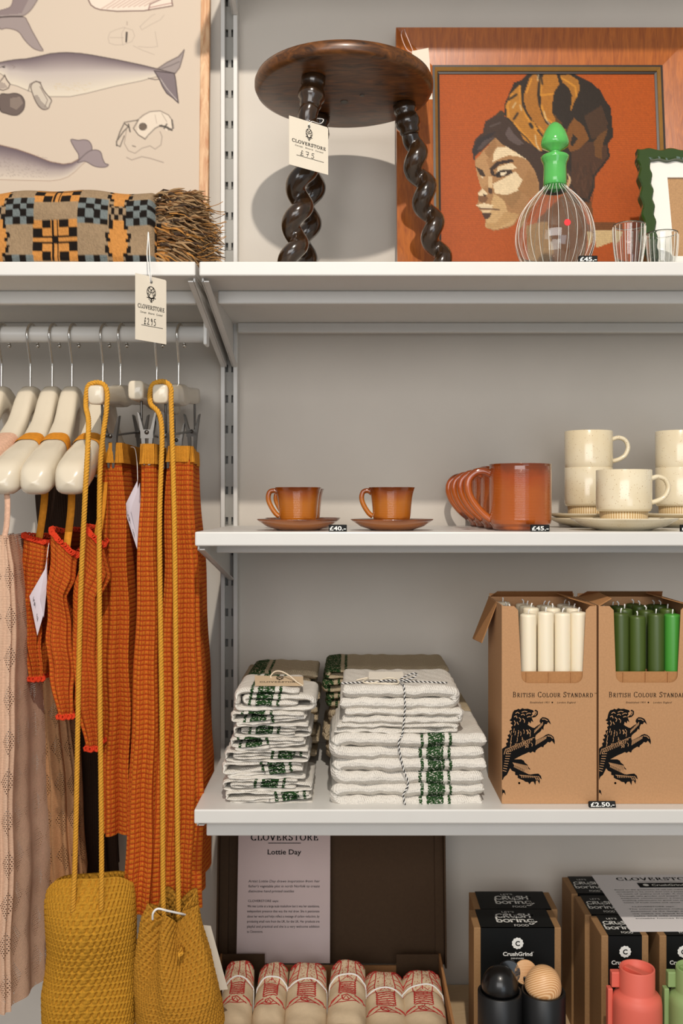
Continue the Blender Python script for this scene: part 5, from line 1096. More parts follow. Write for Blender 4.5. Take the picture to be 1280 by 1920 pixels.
MB().tube(catmull([T(668, 1.462), T(690, 1.466, .003), T(680, 1.444, .001), T(700, 1.440), T(725, 1.458, .004), T(742, 1.454, .003), T(746, 1.436), T(722, 1.434), T(695, 1.440)], 6), .0011, 8).build('cord', plain('cream_cord_wide', (226, 214, 192), .8, var=0), lb)
# stacks behind the wide one
for i, (va, vb, ul, ur, st_, mt_, lab) in enumerate(((1252, 1275, 612, 842, .2, M_linen, 'topmost linen towel behind the wide stack'), (1275, 1300, 606, 838, .208, M_linen, 'second linen towel behind the wide stack, green stripes at its left fold'), (1300, 1330, 612, 846, .215, M_linen, 'third linen towel behind the wide stack'), (1330, 1362, 618, 884, .5, M_linen, 'third linen towel from the bottom behind the wide stack, showing at the right'), (1362, 1392, 608, 892, .5, M_linen, 'second linen towel from the bottom behind the wide stack'), (1392, 1424.5, 614, 896, .5, M_linen, 'lowest linen towel behind the wide stack'))):
    Y = 1.588; zt, z0 = ZV(va, Y), ZV(vb, Y); h = zt - z0; th = h * .48; xl, xr = XU(ul, Y), XU(ur, Y)
    o = sheet([(xr, zt - th * .5), (lerp(xl, xr, .5), zt - th * .5), (xl + th, zt - th * .5), (xl + th * .5, z0 + h * .5), (xl + th, z0 + th * .5), (lerp(xl, xr, .5), z0 + th * .5), (xr - .004, z0 + th * .5)], th, Y, Y + .15, 110 + i, st_ * .96, mt_, 'towel', wob=.0008, ny=14); tag(o, lab, 'towel', 'linen towels behind the wide stack')
# ------------------------------------------------------------------ candle cartons
M_kraft = plain('kraft_board', (182, 138, 98), .72, var=.06, scale=350, bump=.05, spec=.25); M_kin = plain('kraft_inside', (172, 124, 80), .8, var=.06, scale=300, spec=.2)
def scl(a, k, ox, oy): return [(ox + a[i] / k, oy + a[i + 1] / k) for i in range(0, len(a), 2)]
LION = (200, 170, 206, 152, 215, 140, 232, 136, 240, 130, 252, 136, 265, 127, 280, 132, 300, 130, 318, 136, 334, 140, 338, 150, 326, 156, 330, 166, 322, 176, 326, 190, 336, 216, 322, 206, 318, 224, 306, 212, 300, 232, 312, 240, 330, 250, 342, 252, 360, 238, 382, 225, 374, 210, 378, 196, 392, 184, 412, 186, 430, 195, 440, 212, 446, 230, 428, 214, 420, 228, 408, 228, 400, 244, 398, 266, 390, 256, 380, 274, 366, 284, 352, 296, 346, 312, 350, 330, 372, 320, 400, 306, 412, 296, 430, 290, 448, 296, 462, 308, 470, 332, 470, 356, 452, 332, 440, 344, 426, 340, 416, 352, 402, 362, 398, 374, 384, 370, 364, 382, 352, 392, 346, 408, 330, 400, 318, 410, 306, 404, 290, 412, 262, 424, 236, 438, 214, 450, 236, 450, 258, 450, 274, 458, 282, 472, 298, 484, 304, 498, 318, 516, 302, 510, 296, 520, 282, 512, 280, 530, 298, 540, 316, 546, 340, 542, 366, 540, 382, 554, 388, 576, 378, 570, 374, 606, 362, 584, 352, 584, 348, 614, 336, 590, 322, 592, 310, 608, 302, 594, 286, 592, 272, 582, 250, 574, 236, 566, 236, 552, 220, 548, 220, 530, 200, 522, 188, 506, 180, 524, 168, 548, 152, 560, 140, 582, 130, 578, 128, 520, 132, 460, 130, 420, 134, 384, 150, 376, 166, 366, 162, 348, 176, 340, 166, 322, 182, 316, 172, 298, 188, 288, 184, 270, 200, 262, 194, 246, 206, 236, 190, 222, 202, 212, 184, 204, 196, 192)
TAIL = (322, 184, 340, 170, 350, 154, 342, 142, 350, 136, 364, 146, 364, 166, 350, 182, 334, 186); PAW = (130, 626, 140, 640, 154, 646, 161, 676, 150, 660, 142, 664, 134, 688, 126, 670, 122, 690, 118, 664, 128, 650)
def candle_box(X0, X1, Yf, depth, h, w0, w1, w2, w3, vb, ox, candle_mats, label, gname, us, cut_u, tail_flap):
    t = thing('candle_carton', label, 'carton', ((X0 + X1) / 2, Yf, Z4)); z0 = Z4 + .0003; zt = z0 + h; T = .0016
    m = MB(); Mx = front((0, Yf, 0)); zb = ZV(vb, Yf); r = .011; wl0, wr0, wl1, wr1 = XU(w0, Yf), XU(w1, Yf), XU(w2, Yf), XU(w3, Yf)
    loop = [(wl0, zt - .006), (wl1, zb + r)] + [(wl1 + r - r * math.cos(a), zb + r - r * math.sin(a)) for a in np.linspace(.2, PI / 2, 6)] + [(wr1 - r + r * math.sin(a), zb + r - r * math.cos(a)) for a in np.linspace(0, PI / 2 - .2, 6)] + [(wr1, zb + r), (wr0, zt - .006), (wr0 + .006, zt)]
    # the front panel with its window: one piece of board folded in three
    left = [(X0, z0), (lerp(X0, X1, .5), z0), (lerp(wl1, wr1, .5), zb)] ; 
    L = loop[:8]; Rr = loop[8:]
    m.prism([(X0, z0), (lerp(X0, X1, .5), z0), (lerp(wl1, wr1, .5), zb)] + L[::-1] + [(wl0 - .006, zt), (X0, zt)], T, Mx); m.prism([(X1, z0), (X1, zt)] + Rr[::-1] + [(lerp(wl1, wr1, .5), zb), (lerp(X0, X1, .5), z0)], T, Mx)
    m.box(X0, X0 + T, Yf + T, Yf + depth, z0, zt + .001); m.box(X1 - T, X1, Yf + T, Yf + depth, z0, zt + .001); m.box(X0 + T, X1 - T, Yf + depth - T, Yf + depth, z0, zt + .006); m.box(X0 + T, X1 - T, Yf + T, Yf + depth - T, z0, z0 + T)
    Ml = front((0, Yf - .0003, 0)); K = 3.368
    def w(a): return [(XU(u, Yf) + ox, ZV(v, Yf)) for u, v in scl(a, K, 900, 1290)]
    for pg in (LION, TAIL, PAW):
        q = w(pg); q = [(max(a, X0 + .0003), b) for a, b in q]; m.flat(q, Ml, 1)
    lr = random.Random(5)
    def hatch(*a, wd=.0009): m.stroke([(max(p[0], X0 + .0006), p[1]) for p in w(a)], wd, Ml, 2, .0002)
    for i in range(9): hatch(142 + i * 3, 520 - i * 15, 164 + i * 4, 526 - i * 16)
    for i in range(14): x = 150 + i * 13; hatch(x, 400 - i * 5.5 + 18, x + 10, 386 - i * 5.5, x + 22, 384 - i * 5.5)
    for i in range(10): x, y = 350 + i * 7, 316 - i * 2; hatch(x, y + 44 - i * 2.4, x + 4, y + 14 - i)
    for i in range(8): x, y = 342 + i * 7, 262 - i * 7; hatch(x, y + 22, x + 3, y + 2)
    for i in range(26):
        x, y = lr.uniform(196, 320), lr.uniform(248, 356); dx_ = (x - 250) * .12; hatch(x, y, x + dx_ + 3, y + 12, x + dx_, y + 26, wd=.0008)
    for p in ((222, 160, 236, 152, 246, 160), (214, 182, 226, 174, 232, 190), (262, 152, 280, 146, 296, 150), (258, 170, 270, 164, 280, 172), (290, 166, 306, 158, 318, 160), (296, 184, 310, 178, 316, 182), (244, 186, 256, 196, 250, 212), (268, 192, 280, 204, 278, 218), (214, 206, 222, 220, 216, 236), (232, 214, 240, 230), (390, 196, 408, 196, 424, 206), (424, 302, 444, 304, 458, 318)): hatch(*p, wd=.0011)
    for i in range(14): x = 206 + i * 7; hatch(x, 470 + i * 1.5, x + 10, 486 + i * 3.4, x + 8, 500 + i * 3.4)
    for i in range(11): x = 248 + i * 11; hatch(x, 548 + i * 1.2, x + 12, 554 + i * .5, x + 14, 566)
    for i in range(3): hatch(346 + i * 14, 560 + i * 3, 354 + i * 12, 578 + i * 3, wd=.0012)
    hatch(340, 150, 352, 148, 354, 160, 344, 172, wd=.001)
    m.lathe([(0, 0), (.0016, 0)], 12, c=(0, 0, 0), mi=1, M=Ml @ Matrix.Translation((w((246, 600))[0][0], w((246, 600))[0][1], .0001)))
    cx = XU(1037, Yf) + ox; serif(m, 'BRITISH COLOUR STANDARD', 150 * Yf / F, 9.5 * Yf / F, Ml, 1, cx - .001, ZV(1307, Yf), small=.78, gap=.2, thick=.15); m.text('TM', None, .0016, Ml, 1, 0, cx + 79 * Yf / F, ZV(1301, Yf))
    m.text('Established 1931', 36 * Yf / F, .0026, Ml, 1, 0, cx - 26 * Yf / F, ZV(1318.5, Yf), shear=.3); m.text('London, England', 34 * Yf / F, .0026, Ml, 1, 0, cx + 24 * Yf / F, ZV(1318.5, Yf), shear=.3); m.lathe([(0, 0), (.0011, 0)], 10, mi=1, M=Ml @ Matrix.Translation((cx - 2 * Yf / F, ZV(1317, Yf), .0001)))
    m.build('case', [M_kraft, M_ink, M_kraft], t)
    # flaps
    f = MB()
    f.add([(X0 + .002, Yf + depth, zt), (X1 - .002, Yf + depth, zt), (X1 - .01, Yf + depth - .030, zt + .012), (X0 + .01, Yf + depth - .030, zt + .012)], [(0, 1, 2, 3), (3, 2, 1, 0)], 0, False)
    f.build('back_flap', M_kin, t); f = MB(); e = .0012
    vs = [(X1, Yf + .004, zt), (X1, Yf + depth - .004, zt), (X1 - .034, Yf + depth - .02, zt + .009), (X1 - .030, Yf + .05, zt + .008)]; f.add(vs + [(a, b, c - e) for a, b, c in vs], [(0, 1, 2, 3), (7, 6, 5, 4), (0, 4, 5, 1), (1, 5, 6, 2), (2, 6, 7, 3), (3, 7, 4, 0)], 0, False); f.build('side_flap', M_kin, t)
    f = MB()
    if tail_flap: vs = [(X0, Yf + .05, zt), (X0, Yf + depth - .004, zt), (X0 - .026, Yf + depth - .004, zt - .066), (X0 - .020, Yf + .074, zt - .064)]
    else: vs = [(X0, Yf + .004, zt), (X0, Yf + depth - .004, zt), (X0 + .030, Yf + depth - .02, zt + .010), (X0 + .026, Yf + .03, zt + .009)]
    f.add(vs + [(a + e, b, c - e) for a, b, c in vs], [(0, 1, 2, 3), (7, 6, 5, 4), (0, 4, 5, 1), (1, 5, 6, 2), (2, 6, 7, 3), (3, 7, 4, 0)], 0, False); f.build('side_flap', M_kin, t)
    # inner grid of dividers
    g = MB(); zg = ZV(1258, Yf + .01)
    g.box(X0 + T, X1 - T, Yf + .0045, Yf + .0057, z0 + T, zg)
    for i in range(1, 4):
        x = lerp(X0 + .004, X1 - .004, i / 4); g.box(x - .0006, x + .0006, Yf + T, Yf + depth - T, z0 + T, zg - .001)
    for i in range(1, 4):
        y = Yf + .0057 + (depth - .008) * i / 4; g.box(X0 + T, X1 - T, y - .0006, y + .0006, z0 + T, zg - .002)
    g.build('dividers', M_kin, t)
    return t
YC = 1.406; XB0, XB1 = XU(940.5, YC), XU(1118, YC); XD0, XD1 = XU(1122, YC), XU(1300, YC); dep = .138
candle_box(XB0, XB1, YC, dep, .2895, 971, 1098, 977, 1092, 1281, 0, None, 'kraft candle carton with a black lion, filled with ivory candles', '', None, None, True)
candle_box(XD0, XD1, YC, dep, .2895, 1150, 1276, 1154, 1270, 1280, XD0 - XB0 - .0012, None, 'kraft candle carton with a black lion, filled with green candles', '', None, None, False)
def candle(x, y, z0, h, r, mat, label, group, flip=False):
    t = thing('candle', label, 'candle', (x, y, z0), group)
    MB().lathe([(0, 0), (r * .95, 0), (r, .003), (r, h - .004), (r * .97, h - .0012), (r * .8, h), (r * .4, h + .0008)] + [(0, h)], 32, c=(x, y, z0)).build('stick', mat, t)
    MB().tube([(x, y, z0 + h - .001), (x + .0005, y, z0 + h + .004), (x + R.uniform(-.003, .003), y - .001, z0 + h + .007)], .0011, 6).build('wick', M_string, t); return t
def wax(name, c, sub=.15):
    k = NT(name); k.set(Base_Color=lin(c), Roughness=.38, Subsurface_Weight=sub, Subsurface_Radius=(.01, .007, .004), Subsurface_Scale=1.0); return k.m
M_iv = wax('ivory_wax', (238, 226, 200)); M_ol = [wax('olive_wax', c, .03) for c in ((66, 82, 30), (70, 88, 32), (68, 86, 34))]; M_br = wax('bright_green_wax', (70, 148, 54), .03)
ordn = ['first', 'second', 'third', 'fourth']
for bx, (X0, X1) in enumerate(((XB0, XB1), (XD0, XD1))):
    cx_ = [990, 1022.5, 1054, 1084] if bx == 0 else [1163, 1194, 1229, 1260]
    for j in range(4):
        for i in range(4):
            Y = YC + .0057 + (dep - .008) * (j + .5) / 4; x = XU(cx_[i], YC + .022) if j == 0 else lerp(X0 + .004, X1 - .004, (i + .5) / 4)
            mat = M_iv if bx == 0 else (M_br if (j == 0 and i == 3) else M_ol[(i + j) % 3]); nm = 'ivory' if bx == 0 else 'green'
            h = .2735 + R.uniform(-.003, .003) + (.004 if j else 0)
            if j == 0: lab = '%s candle of the front row in the %s candle carton, counted from its left' % (ordn[i], nm) if not (bx and i == 3) else 'bright green candle at the right of the front row in its carton'
            else: lab = '%s candle standing behind the front row of its carton' % nm
            candle(x, Y, Z4 + .0022 + (0), h + (.0015 if bx == 0 else 0), .0120, mat, lab, 'front %s candles' % nm if j == 0 else '%s candles behind the front row' % nm)
price('black price label lying askew below the candle cartons', 1105, 1155, 1516, 1.388, '£2.50.-', Z4, .02, -.5)

# ------------------------------------------------------------------ carton of wrapped tea towels with its lid and leaflet
M_dk = plain('dark_brown_board', (74, 55, 38), .75, var=.06, scale=200, spec=.2); M_cut = plain('board_cut_edge', (168, 130, 88), .8, var=.05)
ct = thing('towel_carton', 'open brown carton on the bottom shelf holding the red printed tea towels', 'carton', (-.03, 1.5, Z5)); bx0, bx1, by0, by1, bz = XU(413, 1.68), XU(826, 1.68), 1.452, 1.685, .511
m = MB(); z0 = Z5 + .0005
m.box(bx0, bx1, by0, by1, z0, z0 + .003); m.box(bx0, bx0 + .004, by0, by1, z0 + .003, bz); m.box(bx1 - .004, bx1, by0, by1, z0 + .003, bz); m.box(bx0 + .004, bx1 - .004, by1 - .004, by1, z0 + .003, bz - .02); m.box(bx0 + .004, bx1 - .004, by0, by0 + .004, z0 + .003, bz)
m.build('tray', M_kin, ct)
for xa, xb in ((bx0 + .004, bx0 + .078), (bx1 - .078, bx1 - .004)):
    MB().box(xa, xb, by1 - .012, by1 - .009, z0 + .01, bz + .004).build('corner_flap', M_dk, ct)
ld = MB(); lx0, lx1 = XU(409, 1.72), XU(834, 1.72); Ml = basis((0, 1.712, ZV(1806, 1.712)), (1, 0, 0), Vector((0, .038, .34)).normalized()); lh = .276
ld.box(lx0, lx1, 0, lh, -.003, 0, M=Ml); ld.box(lx0, lx0 + .003, 0, lh, 0, .026, M=Ml); ld.box(lx1 - .003, lx1, 0, lh, 0, .026, M=Ml); ld.box(lx0 + .003, lx1 - .003, lh - .003, lh, 0, .026, M=Ml); ld.box(lx0 + .003, lx0 + .018, 0, lh - .003, 0, .006, M=Ml); ld.box(lx1 - .018, lx1 - .003, 0, lh - .003, 0, .006, M=Ml)
ld.build('lid', M_dk, ct)
sh = thing('leaflet', 'pink-white printed sheet standing in the open carton lid', 'leaflet', P(530, 1800, 1.69)); Ms = basis(P(443, 1806, 1.687), (1, 0, 0), Vector((.0, .05, .34)).normalized()); kS = 1.69 / F
m = MB(); m.prism([(0, 0), (175 * kS, 0), (175 * kS, .262), (0, .262)], .0006, Ms); M2 = Ms @ Matrix.Translation((0, 0, .0004))
def sy_(v): return (1806 - v) * kS * .958
cx = 88 * kS; serif(m, 'CLOVERSTORE', 128 * kS, 11 * kS, M2, 1, cx, sy_(1575), thick=.2); m.stroke([(cx - 31 * kS, sy_(1580.5)), (cx + 31 * kS, sy_(1580.5))], .0013, M2, 1); m.text('Lottie Day', 64 * kS, 9.5 * kS, M2, 1, .018, cx, sy_(1602))
def para(lines, v0, dv, x0, x1, last, h, it=0.0):
    for i, s in enumerate(lines):
        w_ = (x1 - x0) * (last if i == len(lines) - 1 else 1); m.text(s, w_ * kS, h * kS, M2, 1, .004, x0 * kS, sy_(v0 + i * dv), 'L', shear=it)
para(['Artist Lottie Day draws inspiration from her', "father's vegetable plot in north Norfolk to create", 'distinctive hand-printed textiles'], 1655, 9.4, 20, 155, .64, 4.6, .2)
m.text('CLOVERSTORE says:', 58 * kS, 4.2 * kS, M2, 1, .006, 20 * kS, sy_(1692), 'L')
para(['We met Lottie at a large scale tradeshow but it was her standalone,', 'independent presence that was the real draw. She is passionate', 'about her work and helps reflect a message of carbon reduction, by', 'producing small runs from the UK, for the UK. Her products are', 'playful and practical and she is a very welcome addition', 'to Cloverstore.'], 1702, 9.5, 19, 155, .22, 4.6)
m.build('sheet', [plain('pinkish_paper', (206, 186, 182), .7, var=.01), M_ink], sh)

# six wrapped tea towels with a red print of a laced bodice
M_cal = plain('calico', (208, 186, 154), .92, var=.04, scale=120, bump=.25, bscale=700, spec=.1); M_redink = plain('red_print', (172, 34, 30), .85, var=.08)
rolls = [(451, 436, 35, 1787), (515, 500, 36, 1790), (578, 571, 62, 1789), (653, 650, 56, 1786), (718, 727, 66, 1806), (788, 800, 66, 1804)]
labs = ['leftmost red printed tea towel in the carton', 'second red printed tea towel from the left of the carton', 'third red printed tea towel from the left of the carton', 'fourth red printed tea towel from the left of the carton', 'fifth red printed tea towel from the left of the carton', 'rightmost red printed tea towel in the carton']
for i, (ut, ub, wpx, vt) in enumerate(rolls):
    Yt = 1.632; Yn = 1.461; xt = XU(ut, Yt); xb = XU(ub, 1.47) + (XU(ub, 1.47) - xt) * .5; hw = (wpx + 16) / 2 * Yt / F * .96; zt = ZV(vt + 4, Yt); zn = zt - .024
    t = thing('tea_towel', labs[i], 'tea towel', (xt, Yt, Z5 + .004), 'wrapped tea towels in the carton'); hh = zt - (Z5 + .004)
    if i < 2: hw = .0265
    rr = random.Random(i + 50); p1, p2 = rr.uniform(0, 6), rr.uniform(0, 6)
    def surf(a, b, lift=0.0):      # a across, b from the near end to the far end: the rounded top of the packet
        w_ = hw * lerp(1.0, .90, b); x = lerp(xb, xt, b) + (a * 2 - 1) * w_; cr = max(0, 1 - abs(a * 2 - 1) ** 3.2); y = lerp(Yn, Yt, b); en = max(0, (b - .86) / .14); endd = 1 - en ** 2.4
        pinch = -.0035 * math.exp(-((b - .62) / .02) ** 2)
        z = lerp(zn, zt, min(1, b * 1.05)) - .016 * (1 - cr) + pinch * (.3 + abs(a * 2 - 1)) - .035 * (1 - max(0, endd) ** .5) + .0010 * math.sin(b * 24 + p1 + a * 3) + .0008 * math.sin(a * 9 + b * 13 + p2)
        return Vector((x, y, z + lift))
    m = MB(); na, nb = 20, 60
    def fn(a, b):
        if a < .15: q = surf(0, b); return Vector((q.x + .001, q.y, lerp(Z5 + .0045, q.z, a / .15)))
        if a > .85: q = surf(1, b); return Vector((q.x - .001, q.y, lerp(Z5 + .0045, q.z, (1 - a) / .15)))
        return surf((a - .15) / .7, b)
    m.grid(fn, 40, nb, 0)
    for e in (0, 1): m.add([fn(j / 40, e) for j in range(41)], [tuple(range(41)) if e else tuple(range(40, -1, -1))], 0, False)
    # print, drawn as ribbons lying on the cloth; x across 0..1, y along 0 (near) .. 1 (far)
    def ink(pts, w_=.0011):
        q = []
        for (a0, b0), (a1, b1) in zip(pts, pts[1:]):
            n_ = max(1, int(math.hypot((a1 - a0) * .06, (b1 - b0) * .22) / .006))
            q += [(lerp(a0, a1, s_ / n_), lerp(b0, b1, s_ / n_)) for s_ in range(n_)]
        q.append(pts[-1]); S = [surf(min(.98, max(.02, a)), b, .0007) for a, b in q]; vs = []; fs = []
        for j, p in enumerate(S):
            d = (S[min(j + 1, len(S) - 1)] - S[max(j - 1, 0)]); n_ = d.cross(Vector((0, -.35, 1))); n_ = n_.normalized() if n_.length > 1e-9 else Vector((1, 0, 0)); vs += [p + n_ * w_ / 2, p - n_ * w_ / 2]
        fs = [(2 * j, 2 * j + 1, 2 * j + 3, 2 * j + 2) for j in range(len(S) - 1)]; m.add(vs, fs, 1, True)
    c = .5 + (.0 if i else .0)
    for s_ in (-1, 1):
        ink([(c + s_ * .22, .42), (c + s_ * .2, .55), (c + s_ * .26, .68), (c + s_ * .22, .78), (c + s_ * .2, .88)], .0016)
        for q in range(4): ink([(c + s_ * .24, .62 + q * .05), (c + s_ * .38, .615 + q * .052), (c + s_ * .5, .60 + q * .05)], .0013)
        ink([(c + s_ * .2, .88), (c + s_ * .34, .83), (c + s_ * .46, .86), (c + s_ * .44, .92), (c + s_ * .3, .93), (c + s_ * .2, .88)], .0014)
        for q in range(16): a, b = c + s_ * rr.uniform(.22, .44), rr.uniform(.85, .925); ink([(a, b), (a + rr.uniform(-.05, .05), b + rr.uniform(-.015, .015)), (a + rr.uniform(-.06, .06), b + rr.uniform(-.02, .02))], .0013)
        ink([(c + s_ * .2, .38), (c + s_ * .36, .345), (c + s_ * .49, .33)], .0016); ink([(c + s_ * .1, .34), (c + s_ * .3, .30), (c + s_ * .44, .32), (c + s_ * .4, .36), (c + s_ * .2, .37)], .0014)
        ink([(c + s_ * .3, .84), (c + s_ * .48, .72)], .0013)
    ink([(c, .9), (c + .01, .8), (c - .01, .7), (c, .63)], .0015); ink([(c - .14, .62), (c, .655), (c + .14, .62)], .0013)
    for q in range(150): a, b = c + rr.uniform(-.2, .2), rr.uniform(.60, .9); ink([(a, b), (a + rr.uniform(-.03, .03), b + rr.uniform(-.006, .006))], .0007)
    for q in range(7):
        b = .40 + q * .027; ink([(c - .2, b), (c - .1, b + .008), (c + .1, b + .008), (c + .2, b)], .0017); ink([(c - .2, b), (c - .23, b + .012), (c - .2, b + .024)], .0014); ink([(c + .2, b), (c + .23, b + .012), (c + .2, b + .024)], .0014)
    for q in range(60): a, b = c + rr.uniform(-.2, .2), rr.uniform(.38, .58); ink([(a, b), (a + .03, b + .003)], .0006)
    ink([(c - .14, .36), (c - .1, .315), (c + .04, .305), (c + .12, .34), (c, .375), (c - .14, .36)], .0018); ink([(c - .1, .32), (c - .02, .36), (c + .06, .31)], .0014); ink([(c - .3, .305), (c - .1, .29), (c + .1, .295), (c + .3, .31)], .0014)
    m.build('packet', [M_cal, M_redink], t)
    ln = [surf(a, .62 + .04 * math.sin(a * 3.1) * (1 if i % 2 else .6) + .015 * i % .03, .0011) for a in np.linspace(0, 1, 15)]; q0, q1 = ln[0], ln[-1]
    MB().tube(catmull([Vector((q0.x - .0005, q0.y - .012, q0.z - .03)), q0] + ln[1:-1] + [q1, Vector((q1.x + .0005, q1.y - .012, q1.z - .03))], 4), .0013, 8).build('string', M_string, t)

# ------------------------------------------------------------------ mill cartons
M_kraft2 = plain('kraft_mill_board', (152, 116, 78), .7, var=.08, scale=350, spec=.25)
BRUSH = {  # brush lettering, unit height
 'C': (.75, [[(.68, .82), (.5, .98), (.2, .85), (.08, .5), (.2, .15), (.5, .02), (.7, .18)]]), 'R': (.72, [[(.12, 0), (.16, 1)], [(.1, .95), (.5, .98), (.55, .7), (.16, .5), (.62, .02)]]), 'U': (.75, [[(.08, .95), (.08, .4), (.25, .05), (.5, .15), (.6, .95), (.62, .02)]]), 'S': (.66, [[(.58, .9), (.3, .98), (.12, .75), (.5, .48), (.52, .15), (.25, .02), (.04, .12)]]), 'H': (.76, [[(.1, 1), (.08, 0)], [(.62, 1), (.6, 0)], [(.06, .5), (.66, .54)]]),
 'b': (.62, [[(.1, 1.05), (.1, .05), (.4, .0), (.52, .3), (.35, .5), (.1, .4)]]), 'o': (.6, [arc(.28, .28, .24, .27, 90, 450, 10)]), 'r': (.5, [[(.08, .55), (.1, 0)], [(.1, .35), (.25, .55), (.45, .5)]]), 'i': (.28, [[(.12, .55), (.12, 0)], [(.1, .78), (.16, .84)]]), 'n': (.66, [[(.08, .55), (.08, 0)], [(.08, .35), (.3, .55), (.45, .4), (.45, .05), (.62, .02)]]), 'g': (.7, [arc(.28, .28, .22, .26, 0, 360, 10), [(.5, .55), (.52, -.2), (.3, -.42), (.08, -.3)], [(.5, -.1), (.8, .1)]]), ' ': (.3, [])}
def brush(m, s, w, h, M, mi, x, y, th):
    tot = sum(BRUSH[c][0] for c in s); k_ = w / tot; p = 0
    for ch in s:
        for st_ in BRUSH[ch][1]: m.stroke([(x - w / 2 + (p + a) * k_, y + b * h) for a, b in st_], th, M, mi)
        p += BRUSH[ch][0]
def seal(m, M, r, x, y, mi, mi2):
    m.flat([(x + (r + .05 * r * math.cos(11 * a)) * math.cos(a), y + (r + .05 * r * math.cos(11 * a)) * math.sin(a)) for a in np.linspace(0, 2 * PI, 89)[:-1]], M, mi, .0001); m.text('C', None, r * .86, M, mi2, .035, x, y - r * .43, z=.0003)
def mill_box(x0, y0, w, d, label, zt=.638, side=.0105, sleeve=True):
    t = thing('mill_carton', label, 'carton', (x0 + w / 2, y0, Z5), 'black sleeved mill cartons'); z0 = Z5 + .0004; h = zt - z0
    MB().box(x0, x0 + w, y0, y0 + d, z0, zt, 0, .0012, 2).build('case', M_kraft2, t)
    m = MB(); a0, a1 = x0 + side, x0 + w - side; e = .0007
    m.box(a0, a1, y0 - e, y0 + .0002, z0 + .0003, zt + e); m.box(a0, a1, y0 - e, y0 + d + e, zt - .0002, zt + e)
    Mt = basis(((a0 + a1) / 2, y0, zt + e + .0002), (1, 0, 0), (0, 1, 0)); Mf_ = front(((a0 + a1) / 2, y0 - e - .0003, 0)); W_ = .050 if w < .1 else .062; k_ = W_ / .062; cy = d * .5
    brush(m, 'CRUSH', W_ * .92, .014 * k_, Mt, 1, 0, cy + .002, .0028 * k_); m.lathe([(.0012, 0), (.002, 0)], 10, mi=1, M=Mt @ Matrix.Translation((W_ * .5, cy + .010, 0))); brush(m, 'boring', W_, .019 * k_, Mt, 1, .001, cy - .015, .0029 * k_); m.text("LET'S", W_ * .32, .0055, Mt, 1, .0, -W_ * .1, cy + .020); m.text('FOOD', W_ * .36, .0075, Mt, 1, 0, W_ * .12, cy - .030)
    zc = zt - .024; seal(m, Mf_, .0088, 0, zc, 1, 0); m.text('CrushGrind', .046 if w > .1 else .042, .0062, Mf_, 1, .03, 0, zc - .0195); m.text('DENMARK', .0205, .0021, Mf_, 1, .02, 0, zc - .0245); m.text("'", None, .004, Mf_, 1, 0, .0245, zc - .017)
    m.build('sleeve', [M_black, M_whiteink], t); return t
ZM = .638
mill_box(XU(888, 1.5), 1.5, .1365, .066, 'wide mill carton in front, behind the black and wooden mills', ZM); mill_box(XU(885, 1.568) + .003, 1.568, .1365, .07, 'wide mill carton standing against the back of the front wide one', ZM)
yR = 1.472
mill_box(XU(1127, yR), yR, .0725, .072, 'narrow mill carton right behind the coral mill', ZM); mill_box(XU(1096, 1.547), 1.547, .0725, .074, 'second narrow mill carton of the row behind the coral mill', ZM); mill_box(XU(1071, 1.63), 1.63, .0725, .074, 'rearmost narrow mill carton of the row behind the coral mill', ZM)
x2 = XU(1236, yR); mill_box(x2, yR, .0725, .072, 'narrow mill carton right behind the pale green mill', ZM); mill_box(x2 - .002, 1.547, .0725, .074, 'second narrow mill carton behind the pale green mill, under the sheet', ZM); mill_box(x2 - .003, 1.63, .0725, .074, 'rearmost narrow mill carton behind the pale green mill, under the sheet', ZM)
lf = thing('leaflet', 'white printed sheet lying on top of the mill cartons', 'leaflet', (.54, 1.6, ZM + .001)); lz = ZM + .0013; c0, c1, c2, c3 = Vector((XU(1182, 1.484), 1.484, lz)), Vector((.662, 1.487, lz)), Vector((.662, 1.712, lz)), Vector((XU(1108, 1.71), 1.71, lz))
m = MB(); xd, yd = (c1 - c0).normalized(), (c3 - c0).normalized(); Mw = Matrix.Identity(4); zd = xd.cross(yd)
for i in range(3): Mw[i][0], Mw[i][1], Mw[i][2], Mw[i][3] = xd[i], yd[i], zd[i], c0[i]
m.prism([(0, 0), ((c1 - c0).length, 0), ((c1 - c0).length, .226), (0, .226)], .0006, Mw); M2 = Mw @ Matrix.Translation((0, 0, .0004)); cx = .113
serif(m, 'CLOVERSTORE', .148, .0115, M2, 1, cx, .200, thick=.2); m.stroke([(cx - .04, .194), (cx + .04, .194)], .0008, M2, 1); m.flat([(cx - .044, .168), (cx + .044, .168), (cx + .044, .188), (cx - .044, .188)], M2, 1, .0001); m.text('CrushGrind', .056, .008, M2, 2, .02, cx + .007, .174, z=.0003); m.flat([(cx - .031 + .005 * math.cos(a), .178 + .005 * math.sin(a)) for a in np.linspace(0, 6.28, 17)[:-1]], M2, 2, .0003)
tl_ = ['Based on the generation of old salt makers, CrushGrind was', 'developed to be more than just a pepper mill, established in', 'its mark of quality and craft. A mechanism of ceramic', 'Through safe grinder and pepper of any kind we learned', 'exquisite construction, a mechanism of traditional', 'enabling adjustment to grind not only pepper but also dried', 'herbs of fresh herbs and spices.']
for i, s in enumerate(tl_): m.text(s, .172 * (1 if i < 6 else .55), .0036, M2, 1, .003, .022, .157 - i * .0088, 'L')
m.text('CLOVERSTORE says:', .07, .0036, M2, 1, .004, .03, .088, 'L')
for i, s in enumerate(['The colour palette makes the perfect range and', 'dedication to the design and function of CrushGrind', 'we make to stand from kitchen makers. The', 'salts and oils come from environmental', 'suitable homes from certified, sustainable']): m.text(s, .172, .0036, M2, 1, .003, .022, .079 - i * .0088, 'L')
